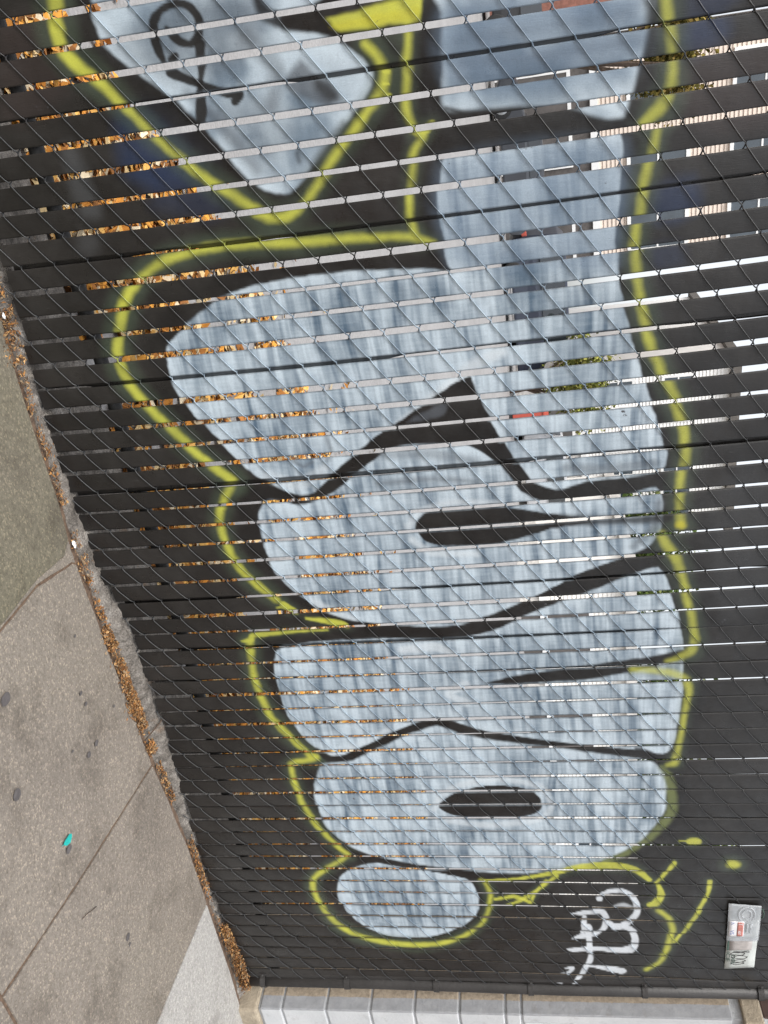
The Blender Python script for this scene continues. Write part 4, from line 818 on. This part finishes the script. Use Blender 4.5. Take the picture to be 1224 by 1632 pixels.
tag(link('leaf_crumbs', scatter('leaf_crumbs', np.concatenate(pts), (0.005, 0.016), needle, 3, 0.5, 2.6), M['leaf']), 'rusty orange leaf crumbs gathered in the crack beside the footing', 'debris', kind='stuff')

leaf = pydata('leaf', [(0, 0, 0), (0.010, 0.008, 0.003), (0.014, 0.024, 0.005), (0.009, 0.040, 0.003), (0.002, 0.047, 0.001), (-0.006, 0.036, 0.002), (-0.009, 0.020, 0.004), (-0.006, 0.006, 0.002), (0.001, 0.024, 0.001)],
              [(0, 1, 8), (1, 2, 8), (2, 3, 8), (3, 4, 8), (4, 5, 8), (5, 6, 8), (6, 7, 8), (7, 0, 8)])
lo = link('leaf', leaf, M['leafgreen'], None, (1.762, -0.604, 0.0055)); lo.rotation_euler = (0, 0, R(-8))
tag(lo, 'small teal green leaf lying flat on the sidewalk', 'leaf')
link('stalk', tube_mesh('stalk', [[(0, 0.002, 0.001), (-0.003, -0.008, 0.001)]], 0.0007, 5), M['leafgreen'], lo)
for nm, path, r_, lab in (('twig', [(1.850, 0.030, 0.062), (1.866, -0.020, 0.048), (1.884, -0.082, 0.012)], 0.0022, 'thin dark twig leaning across the rusty leaf crumbs'),
                          ('twig', [(1.600, -0.070, 0.012), (1.622, -0.086, 0.008), (1.640, -0.094, 0.006), (1.660, -0.098, 0.006)], 0.0012, 'short curved twig poking from the orange crumbs onto the sidewalk'),
                          ('twig', [(2.040, -0.585, 0.006), (2.025, -0.610, 0.006), (2.008, -0.634, 0.006), (2.000, -0.655, 0.006)], 0.0011, 'fine hair-thin twig on the sidewalk beside the straight joint')):
    tag(link(nm, tube_mesh(nm, [path], r_, 5), M['twig']), lab, 'twig')
for (x, y, z, s_, lab) in ((1.135, -0.070, 0.006, 0.75, 'crumpled white paper scrap in the crack by the mossy slab'), (0.470, -0.030, 0.012, 0.5, 'white paper scrap on the orange crumbs at the near end')):
    bm = bmesh.new(); bmesh.ops.create_icosphere(bm, subdivisions=2, radius=0.011 * s_)
    for v_ in bm.verts: v_.co = Vector((v_.co.x * 1.5, v_.co.y * 0.9, v_.co.z * 0.5)) * random.uniform(0.7, 1.25)
    me = bpy.data.meshes.new('paper_scrap'); bm.to_mesh(me); bm.free()
    tag(link('paper_scrap', me, M['paper'], None, (x, y, z)), lab, 'paper')

# ------------------------------------------------------------------ dry leaves behind the fence
n = 90000
x = rng.uniform(-1.6, 7.5, n); y = 0.36 + 4.4 * rng.random(n) ** 1.25
lim = np.interp(x, [-1.6, 0, 0.9, 2.0, 3.5, 7.5], [0.9, 1.15, 2.3, 3.0, 3.6, 4.6])
den = np.clip(1.15 - (y / lim) ** 2 * 0.55, 0, 1) * sstep((fbm(x * 2.6, y * 2.6, 151, 3) - 0.30) / 0.16)
den *= np.where(y > lim, 0.25 * sstep((fbm(x * 3.3, y * 3.3, 157, 3) - 0.50) / 0.1), 1.0)
k_ = rng.random(n) < den
P0 = np.stack([x, y, np.interp(y, [q[0] for q in YARD], [q[1] for q in YARD]) + 0.006 + 0.018 * rng.random(n)], 1)[k_]
dry = [(0.60, 0.28, 0.055), (0.52, 0.22, 0.045), (0.66, 0.38, 0.11), (0.38, 0.16, 0.045), (0.62, 0.46, 0.24), (0.24, 0.11, 0.04), (0.64, 0.54, 0.38)]
tag(link('fallen_leaves', scatter('fallen_leaves', P0, (0.018, 0.085), dry, 5, 0.38, 1.7), M['leaf']), 'carpet of orange dry leaves on the yard behind the fence', 'leaves', kind='stuff')

# ------------------------------------------------------------------ plate in a plastic sleeve, stuck on the fence
plate = tag(empty('licence_plate', (2.775, -0.0125, 1.899)), 'crumpled white plate in a clear plastic pack wedged on the fence near the end post', 'plate')
PW, PH = 0.372, 0.104
M['plate'] = plain('plate_white', (0.50, 0.53, 0.51), 0.45, 0.12, 30.0)
M['plate_green'] = plain('plate_green', (0.045, 0.085, 0.065), 0.5, 0.3, 40.0)
M['red'] = plain('red_paint', (0.42, 0.075, 0.05), 0.45, 0.1, 60.0)
M['stwhite'] = plain('sticker_white', (0.78, 0.78, 0.80), 0.45, 0.06, 60.0)
M['stblue'] = plain('sticker_blue', (0.08, 0.13, 0.38), 0.45, 0.15, 60.0)
M['greypaper'] = plain('grey_label', (0.40, 0.375, 0.36), 0.7, 0.18, 50.0)
M['ink'] = plain('marker_ink', (0.045, 0.042, 0.045), 0.6, 0.2, 90.0)
m_, nt, b = mat('clear_blister', 0.22, 0, 0.5); b.inputs['Transmission Weight'].default_value = 0.0
pz = position(nt); b.inputs['Alpha'].default_value = 0.42
nt.links.new(ramp(nt, noise(nt, pz, 40.0), [(0.3, (0.52, 0.55, 0.58)), (0.7, (0.66, 0.69, 0.72))]), b.inputs['Base Color'])
bump(nt, b, noise(nt, pz, 70.0, 4.0), 0.5, 0.004)
M['blister'] = m_
def pl(a, bb_): return (a * PW + 0.012 * bb_ * (0.5 - a) * 2, bb_ * PH)
def sheet(name, a0, a1, b0, b1, y, m, parent=plate, th=0.0006, na=10, nb=4, wob=0.0):
    V, F = [], []
    for i in range(na + 1):
        for j in range(nb + 1):
            a = a0 + (a1 - a0) * i / na; bq = b0 + (b1 - b0) * j / nb; X0, Zq = pl(a, bq)
            yo = y - 0.004 * math.sin(a * 5.0) + wob * (random.random() - 0.5)
            V += [(X0, yo, Zq), (X0, yo + th, Zq)]
    st = 2 * (nb + 1)
    for i in range(na):
        for j in range(nb):
            q = i * st + 2 * j; F += [(q, q + st, q + st + 2, q + 2), (q + 1, q + 3, q + st + 3, q + st + 1)]
    for i in range(na):
        for j in (0, nb): q = i * st + 2 * j; F.append((q, q + 1, q + st + 1, q + st))
    for j in range(nb):
        for i in (0, na): q = i * st + 2 * j; F.append((q, q + 2, q + 3, q + 1))
    me = pydata(name, V, F, True); bm = bmesh.new(); bm.from_mesh(me); bmesh.ops.recalc_face_normals(bm, faces=bm.faces[:]); bm.to_mesh(me); bm.free()
    return link(name, me, m, parent)
body = sheet('plate_sheet', 0.01, 1.0, 0.0, 1.0, 0.0, M['plate'], th=0.0015, na=24)
sheet('green_panel', 0.03, 0.205, 0.08, 0.34, -0.0010, M['plate_green'])
sheet('green_panel', 0.02, 0.20, 0.80, 0.99, -0.0010, M['plate_green'])
sheet('green_panel', 0.525, 0.70, 0.02, 0.085, -0.0010, M['plate_green'])
sheet('grey_label', 0.53, 0.70, 0.10, 0.84, -0.0014, M['greypaper'], wob=0.0006)
st_ = sheet('sticker', 0.222, 0.450, 0.02, 0.50, -0.0062, M['stwhite'])
M['sticker_red'] = plain('faded_red', (0.50, 0.19, 0.16), 0.5, 0.12, 60.0)
sheet('red_band', 0.232, 0.442, 0.285, 0.480, -0.0070, M['sticker_red'], st_)
def text(name, body_, size, a, bq, y, m, parent, sx=1.0, rot=0.0):
    cu = bpy.data.curves.new(name, 'FONT'); cu.body = body_; cu.size = size; cu.extrude = 0.00012; cu.align_x = 'LEFT'
    t = bpy.data.objects.new(name, cu); COL.objects.link(t); bpy.context.view_layer.update()
    me = bpy.data.meshes.new_from_object(t.evaluated_get(bpy.context.evaluated_depsgraph_get()))
    bpy.data.objects.remove(t); me.name = name; me.materials.clear()
    X0, Zq = pl(a, bq)
    o = link(name, me, m, parent, (X0, y, Zq)); o.rotation_euler = (R(90), rot, 0); o.scale = (sx, 1, 1)
    return o
text('lettering', 'Tinker', 0.019, 0.238, 0.325, -0.0108, M['stwhite'], st_, 1.30)
text('lettering', 'NEWS', 0.020, 0.236, 0.06, -0.0100, M['stblue'], st_, 1.22)
text('lettering', 'ICE', 0.020, 0.715, 0.015, 0.0018, M['plate_green'], plate, 2.1)
text('lettering', 'DEL', 0.019, 0.775, 0.20, 0.0020, M['plate_green'], plate, 1.75)
for a, bq, da, db in ((0.66, 0.83, 0.035, 0.05), (0.73, 0.82, 0.05, 0.05), (0.90, 0.72, 0.06, 0.07)):
    sheet('letter_scrap', a, a + da, bq, bq + db, -0.0012 + 0.004, M['plate_green'], na=4, nb=2)
scr = []
for q, (a0, b0, ra, rb, ph) in enumerate(((0.76, 0.42, 0.05, 0.24, 0.0), (0.82, 0.50, 0.045, 0.27, 0.6), (0.88, 0.48, 0.035, 0.25, 0.3), (0.92, 0.46, 0.03, 0.22, 0.9), (0.73, 0.55, 0.02, 0.26, 0.2))):
    path = []
    for k in range(25):
        t = 2 * math.pi * k / 24 * 1.25 + ph
        a = a0 + ra * 0.5 * math.cos(t) + 0.006 * math.sin(3 * t + q); bq = b0 + rb * math.sin(t) + 0.03 * math.cos(2 * t)
        X0, Zq = pl(a, bq); path.append((X0, -0.004 * math.sin(a * 5.0) - 0.0008, Zq))
    scr.append(path)
link('scribble', tube_mesh('scribble', scr, 0.0009, 5), M['ink'], plate)
# the clear vacuum-formed pack over the left half
bl = sheet('blister_pack', -0.01, 0.52, -0.03, 1.02, -0.0045, M['blister'], na=20, nb=8, wob=0.0010)
X0, Zq = pl(0.12, 0.56)
for rr_ in (0.034, 0.020):
    ring = [(X0 + rr_ * 1.15 * math.cos(2 * math.pi * k / 28), -0.0068, Zq + rr_ * 0.80 * math.sin(2 * math.pi * k / 28)) for k in range(29)]
    link('blister_ring', tube_mesh('blister_ring', [ring], 0.0026, 7), M['blister'], bl)
for bq in (0.58, 0.70):
    sheet('blister_rib', 0.245, 0.385, bq, bq + 0.055, -0.0085, M['blister'], bl, th=0.0025)
sheet('fold', 0.475, 0.525, 0.0, 0.98, -0.0055, M['blister'], bl, wob=0.001)
X0, Zq = pl(0.04, 0.98)
link('strap', tube_mesh('strap', [[(X0, -0.001, Zq - 0.002), (X0 + 0.002, -0.004, Zq + 0.010), (X0 + 0.02, -0.005, Zq + 0.014), (X0 + 0.045, -0.004, Zq + 0.012), (X0 + 0.05, -0.001, Zq - 0.002)]], 0.0022, 6), M['plate_green'], plate)

# ------------------------------------------------------------------ beyond the yard: houses, cars, trees
def facade_house(name, label, X0, X1, Y0, depth, zb, zbrick, ztop, siding, wins, doors, roof_col, gable=False, brick=(0.26, 0.115, 0.085)):
    h = tag(empty(name, (X0, Y0, zb)), label, 'house')
    W_ = X1 - X0
    sm = plain(name + '_siding', siding, 0.6, 0.06, 2.0); bmx = plain(name + '_brick', brick, 0.85, 0.25, 9.0, 0.4, 40.0)
    tr = plain(name + '_trim', (0.80, 0.80, 0.79), 0.5, 0.05, 3.0); gl = plain(name + '_glass', (0.05, 0.065, 0.08), 0.08, 0.3, 1.0, spec=0.8)
    dk = plain(name + '_door', (0.10, 0.09, 0.085), 0.5, 0.3, 3.0)
    link('wall', boxes('wall', [(0, W_, 0.06, depth, zbrick, ztop)]), sm, h)
    link('ground_floor', boxes('ground_floor', [(-0.02, W_ + 0.02, 0.02, depth - 0.1, -0.3, zbrick - 0.002)]), bmx, h)
    link('band', boxes('band', [(-0.06, W_ + 0.06, -0.06, 0.03, zbrick - 0.08, zbrick + 0.16)]), tr, h)
    V, F = [], []; z = zbrick + 0.165
    while z < ztop - 0.05:
        k = len(V); V += [(0, 0.055, z + 0.14), (W_, 0.055, z + 0.14), (W_, 0.018, z), (0, 0.018, z), (W_, 0.055, z - 0.002), (0, 0.055, z - 0.002)]
        F += [(k, k + 3, k + 2, k + 1), (k + 3, k + 5, k + 4, k + 2)]; z += 0.14
    cb = link('clapboards', pydata('clapboards', V, F), sm, h); cb['kind'] = 'stuff'
    for (x, z, w, hh) in wins:
        fr = link('window', boxes('window', [(x - 0.10, x, -0.03, 0.07, z - 0.10, z + hh + 0.10), (x + w, x + w + 0.10, -0.03, 0.07, z - 0.10, z + hh + 0.10), (x, x + w, -0.03, 0.07, z + hh, z + hh + 0.12), (x, x + w, -0.05, 0.07, z - 0.12, z), (x, x + w, -0.02, 0.06, z + hh * 0.5 - 0.03, z + hh * 0.5 + 0.03)]), tr, h)
        link('pane', boxes('pane', [(x + 0.002, x + w - 0.002, 0.004, 0.012, z + 0.002, z + hh - 0.002)]), gl, fr)
    for (x, w, hh) in doors:
        d = link('garage_door', boxes('garage_door', [(x, x + w, -0.015, 0.04, 0.0, hh)]), dk, h)
        link('door_frame', boxes('door_frame', [(x - 0.12, x - 0.002, -0.03, 0.03, 0, hh + 0.12), (x + w + 0.002, x + w + 0.12, -0.03, 0.03, 0, hh + 0.12), (x, x + w, -0.03, 0.03, hh + 0.002, hh + 0.12)]), tr, d)
    rm = plain(name + '_roof', roof_col, 0.9, 0.2, 4.0)
    if gable: link('roof', pydata('roof', [(-0.3, -0.4, ztop), (W_ + 0.3, -0.4, ztop), (W_ + 0.3, depth + 0.4, ztop), (-0.3, depth + 0.4, ztop), (-0.3, depth / 2, ztop + 2.2), (W_ + 0.3, depth / 2, ztop + 2.2)], [(0, 1, 5, 4), (2, 3, 4, 5), (0, 4, 3), (1, 2, 5), (0, 3, 2, 1)]), rm, h)
    else: link('roof', boxes('roof', [(-0.2, W_ + 0.2, -0.3, depth + 0.2, ztop, ztop + 0.35)]), rm, h)
    return h
ZB = 1.17
facade_house('clapboard_house', 'cream clapboard house above a brick ground floor, behind the near end of the fence', -14.0, 0.6, 30.0, 9.0, ZB, 4.0, 13.0, (0.72, 0.66, 0.58), [(x, z, 1.1, 1.7) for x in (1.2, 4.4, 7.6, 10.8, 12.9) for z in (5.4, 8.9)], [(9.2, 3.6, 2.5)], (0.12, 0.10, 0.09))
facade_house('clapboard_house', 'pale pink-beige clapboard house with white-trimmed windows, behind the middle letters', 1.1, 8.4, 30.0, 9.0, ZB, 3.1, 12.0, (0.66, 0.56, 0.48), [(x, z, 1.2, 1.8) for x in (0.8, 3.0, 5.4) for z in (4.3, 7.6)], [(0.7, 2.8, 2.3), (4.2, 2.6, 2.3)], (0.10, 0.09, 0.09), brick=(0.10, 0.09, 0.085))
facade_house('plaster_house', 'white house with a row of small windows beyond the sky gap', 13.2, 21.0, 33.0, 9.0, ZB, 2.6, 8.6, (0.80, 0.79, 0.77), [(0.6 + 1.2 * q, z, 0.7, 1.1) for q in range(6) for z in (3.6, 6.0)], [(1.0, 2.6, 2.2)], (0.12, 0.11, 0.10), brick=(0.5, 0.48, 0.46))
facade_house('garage_building', 'low white garage building far to the right of the yard', 15.5, 34.0, 22.0, 6.0, yard_z(22.0), 0.7, 3.35, (0.80, 0.78, 0.74), [(12.0, 1.5, 1.2, 0.9)], [(1.5, 2.6, 2.2), (6.0, 2.6, 2.2)], (0.55, 0.53, 0.50), brick=(0.55, 0.53, 0.50))

def car(label, loc, rz, colr, kind='sedan'):
    c = tag(empty('parked_car', loc, rz), label, 'car', 'cars parked along the far street')
    bodym = plain('car_paint', colr, 0.28, 0.06, 2.0, spec=0.6); glass = M['car_glass']; tyre = M['tyre']; rim = M['rim']
    if kind == 'sedan': side = [(-2.2, 0.30), (-2.25, 0.62), (-2.1, 0.86), (-1.55, 0.94), (-0.95, 1.40), (-0.3, 1.46), (0.45, 1.43), (1.05, 0.98), (1.95, 0.84), (2.2, 0.62), (2.22, 0.34), (1.9, 0.22), (-1.9, 0.22)]
    elif kind == 'van': side = [(-2.4, 0.32), (-2.45, 0.9), (-2.38, 1.75), (-2.15, 1.98), (0.9, 2.0), (1.35, 1.72), (1.75, 1.15), (2.3, 0.98), (2.42, 0.62), (2.42, 0.34), (2.0, 0.24), (-2.0, 0.24)]
    else: side = [(-2.1, 0.32), (-2.18, 0.80), (-2.05, 1.05), (-1.85, 1.58), (-1.3, 1.68), (0.1, 1.68), (0.8, 1.22), (1.85, 1.02), (2.12, 0.70), (2.12, 0.36), (1.8, 0.24), (-1.8, 0.24)]
    belt = 1.0 if kind != 'van' else 1.15
    bm = bmesh.new(); rings = []
    for sgn in (-1, 1):
        for inset, dy in ((0, 0.88), ):
            rings.append([bm.verts.new((x, sgn * (dy if z < belt else dy - (z - belt) * 0.30), z)) for x, z in side])
    bm.faces.new(rings[0]); bm.faces.new(rings[1][::-1]); n = len(side)
    for k in range(n): bm.faces.new((rings[0][k], rings[1][k], rings[1][(k + 1) % n], rings[0][(k + 1) % n]))
    bmesh.ops.recalc_face_normals(bm, faces=bm.faces[:])
    bmesh.ops.bevel(bm, geom=bm.edges[:], offset=0.06, segments=2, affect='EDGES', profile=0.6)
    me = bpy.data.meshes.new('body'); bm.to_mesh(me); bm.free(); link('body', me, bodym, c)
    up = [(x, z) for x, z in side if z >= belt - 0.05]; xs_ = [x for x, _ in up]; zt = max(z for _, z in up) - 0.09
    a_, b_ = min(xs_) + 0.25, max(xs_) - 0.15
    for sgn in (-1, 1):
        for (u0, u1) in ((a_, (a_ + b_) / 2 - 0.05), ((a_ + b_) / 2 + 0.05, b_)):
            i0 = 0.22 if u0 == a_ else 0.0; i1 = 0.40 if u1 == b_ else 0.0
            yb_, yt = 0.882, 0.882 - (zt - belt) * 0.30 + 0.004
            V = [(u0, sgn * yb_, belt + 0.01), (u1, sgn * yb_, belt + 0.01), (u1 - i1, sgn * yt, zt), (u0 + i0, sgn * yt, zt)]
            link('side_window', pydata('side_window', [(x, y + sgn * 0.012, z) for x, y, z in V] + [(x, y - sgn * 0.03, z) for x, y, z in V], [(0, 1, 2, 3), (4, 7, 6, 5), (0, 4, 5, 1), (1, 5, 6, 2), (2, 6, 7, 3), (3, 7, 4, 0)]), glass, c)
    for q, (p0, p1) in enumerate(((len(side) - 0, 0),)): pass
    # windscreen and rear window from the sloping runs of the profile
    runs = [(side[k], side[k + 1]) for k in range(n - 1) if side[k][1] >= belt - 0.12 and side[k + 1][1] >= belt - 0.12 and abs(side[k + 1][1] - side[k][1]) > 0.25]
    for q, ((xa, za), (xb, zb_)) in enumerate(runs):
        nx, nz = -(zb_ - za), (xb - xa); L_ = math.hypot(nx, nz); nx, nz = nx / L_ * 0.02, nz / L_ * 0.02
        if nz < 0: nx, nz = -nx, -nz
        A_, B_ = (xa + (xb - xa) * 0.1, za + (zb_ - za) * 0.1), (xa + (xb - xa) * 0.9, za + (zb_ - za) * 0.9)
        wy = lambda z: 0.80 - max(0, z - belt) * 0.30
        V = [(A_[0] + nx, -wy(A_[1]), A_[1] + nz), (A_[0] + nx, wy(A_[1]), A_[1] + nz), (B_[0] + nx, wy(B_[1]), B_[1] + nz), (B_[0] + nx, -wy(B_[1]), B_[1] + nz)]
        link('windscreen' if xa > 0 else 'rear_window', pydata('windscreen', V + [(x - 2 * nx, y, z - 2 * nz) for x, y, z in V], [(0, 1, 2, 3), (4, 7, 6, 5), (0, 4, 5, 1), (1, 5, 6, 2), (2, 6, 7, 3), (3, 7, 4, 0)]), glass, c)
    for wx in (-1.38, 1.38):
        for sgn in (-1, 1):
            w = link('wheel', tube_mesh('wheel', [([(wx, sgn * 0.70, 0.32), (wx, sgn * 0.72, 0.32), (wx, sgn * 0.88, 0.32), (wx, sgn * 0.90, 0.32)], [0.28, 0.32, 0.32, 0.28])], 0.3, 20), tyre, c)
            link('rim', tube_mesh('rim', [([(wx, sgn * 0.885, 0.32), (wx, sgn * 0.905, 0.32), (wx, sgn * 0.91, 0.32)], [0.20, 0.19, 0.05])], 0.2, 16), rim, w)
    fx, rx_ = max(x for x, _ in side) - 0.03, min(x for x, _ in side) + 0.02
    for sgn in (-1, 1):
        link('headlight', boxes('headlight', [(fx - 0.10, fx + 0.035, sgn * 0.62 - 0.16, sgn * 0.62 + 0.16, 0.58, 0.72)], 0.02), M['lamp'], c)
        link('taillight', boxes('taillight', [(rx_ - 0.05, rx_ + 0.08, sgn * 0.64 - 0.15, sgn * 0.64 + 0.15, 0.64, 0.80)], 0.02), M['red'], c)
    return c
M['car_glass'] = plain('car_glass', (0.02, 0.025, 0.03), 0.07, 0.2, 1.0, spec=0.8)
M['tyre'] = plain('tyre_rubber', (0.02, 0.02, 0.02), 0.85, 0.2, 20.0)
M['rim'] = plain('alloy_rim', (0.45, 0.46, 0.47), 0.35, 0.1, 10.0, metal=0.7)
M['lamp'] = plain('lamp_glass', (0.75, 0.76, 0.78), 0.15, 0.05, 5.0)
yz = lambda y: yard_z(y)
car('black sport utility car seen through the gaps left of the middle letters', (-1.2, 26.5, yz(26.5)), 0.0, (0.018, 0.018, 0.020), 'suv')
car('charcoal sedan parked beyond the middle of the yard', (3.6, 26.5, yz(26.5)), math.pi, (0.05, 0.055, 0.065), 'sedan')
car('dark blue van parked in front of the pink-beige house', (8.4, 26.8, yz(26.8)), 0.0, (0.028, 0.035, 0.055), 'van')
car('silver grey hatchback parked right of the dark van', (14.6, 26.5, yz(26.5)), 0.0, (0.42, 0.43, 0.45), 'suv')
rb = tag(empty('utility_box', (11.15, 24.0, yz(24.0))), 'small red box with a sloped lid standing at the far edge of the yard', 'box')
link('cabinet', boxes('cabinet', [(-0.42, 0.42, -0.25, 0.25, 0.10, 1.05)], 0.02), M['red'], rb)
link('lid', pydata('lid', [(-0.45, -0.28, 1.052), (0.45, -0.28, 1.052), (0.45, 0.28, 1.052), (-0.45, 0.28, 1.052), (-0.45, -0.28, 1.10), (0.45, -0.28, 1.10), (0.45, 0.28, 1.24), (-0.45, 0.28, 1.24)], [(3, 2, 1, 0), (4, 5, 6, 7), (0, 1, 5, 4), (1, 2, 6, 5), (2, 3, 7, 6), (3, 0, 4, 7)]), M['red'], rb)
link('base', boxes('base', [(-0.36, 0.36, -0.2, 0.2, -0.05, 0.098)]), M['black_steel'], rb)
car('white sedan parked far left of the black car', (-6.4, 26.5, yz(26.5)), 0.0, (0.70, 0.70, 0.69), 'sedan')

def tree(name, label, cat, loc, trunk_h, crown_c, crown_r, n, cols, seed, leaf_s=(0.09, 0.20), group=None):
    t = tag(empty(name, loc), label, cat, group)
    r2 = np.random.default_rng(seed); paths = []
    if trunk_h > 0.3:
        paths.append(([(0, 0, -0.1), (0.05, 0.02, trunk_h * 0.5), (0.02, -0.04, trunk_h), (0.05, 0.0, crown_c + crown_r[2] * 0.4)], [0.17, 0.13, 0.10, 0.03]))
    for q in range(8):
        a = r2.uniform(0, 2 * math.pi); s_ = r2.uniform(0.5, 0.9)
        e = (crown_r[0] * s_ * math.cos(a), crown_r[1] * s_ * math.sin(a), crown_c + crown_r[2] * r2.uniform(-0.4, 0.7))
        z0 = min(trunk_h * 0.8, e[2]); paths.append(([(0, 0, z0), (e[0] * 0.5, e[1] * 0.5, (z0 + e[2]) / 2 + 0.1), e], [0.06, 0.04, 0.012]))
    link('trunk' if trunk_h > 0.6 else 'stem', tube_mesh('trunk', paths, 0.05, 7), M['bark'], t)
    cl = r2.normal(0, 1, (46, 3)); cl /= np.linalg.norm(cl, axis=1)[:, None]; cl *= (r2.random(46) ** 0.45)[:, None]
    ci = r2.integers(0, 46, n); pp = cl[ci] * 0.82 + r2.normal(0, 0.17, (n, 3)); P0 = pp * np.array(crown_r) + np.array([0, 0, crown_c])
    me = scatter('crown', P0, leaf_s, cols, seed + 1, 0.9, 1.5)
    link('crown', me, M['leaf'], t)
    return t
M['bark'] = plain('bark', (0.11, 0.08, 0.06), 0.9, 0.3, 12.0, 0.6, 40.0)
olive = [(0.16, 0.14, 0.035), (0.24, 0.19, 0.05), (0.10, 0.095, 0.03), (0.30, 0.22, 0.07)]
green = [(0.07, 0.11, 0.03), (0.11, 0.15, 0.04), (0.05, 0.075, 0.025), (0.15, 0.17, 0.06)]
lime = [(0.24, 0.26, 0.06), (0.30, 0.29, 0.08), (0.16, 0.18, 0.05)]
tree('street_tree', 'olive and gold tree showing at the top of the near gaps', 'tree', (1.3, 25.0, yz(25.0)), 2.6, 4.9, (1.9, 1.4, 1.25), 5200, olive, 11)
tree('bush', 'yellow-green bush standing between the dark van and the sky gap', 'bush', (10.6, 25.2, yz(25.2)), 0.5, 2.2, (1.7, 1.0, 1.15), 4200, lime, 23)
tree('street_tree', 'green tree rising behind the left half of the low white garage', 'tree', (21.5, 31.0, ZB), 2.4, 5.0, (3.2, 2.4, 2.3), 5200, green, 31, (0.14, 0.30))
tree('street_tree', 'broad dark green tree behind the right half of the low white garage', 'tree', (31.0, 31.0, ZB), 2.4, 5.6, (4.6, 3.0, 2.9), 6500, green, 41, (0.16, 0.34))
tree('street_tree', 'tall green tree farthest right beyond the end post', 'tree', (45.0, 32.0, ZB), 2.4, 7.0, (7.0, 4.0, 4.2), 7500, green, 51, (0.2, 0.42))
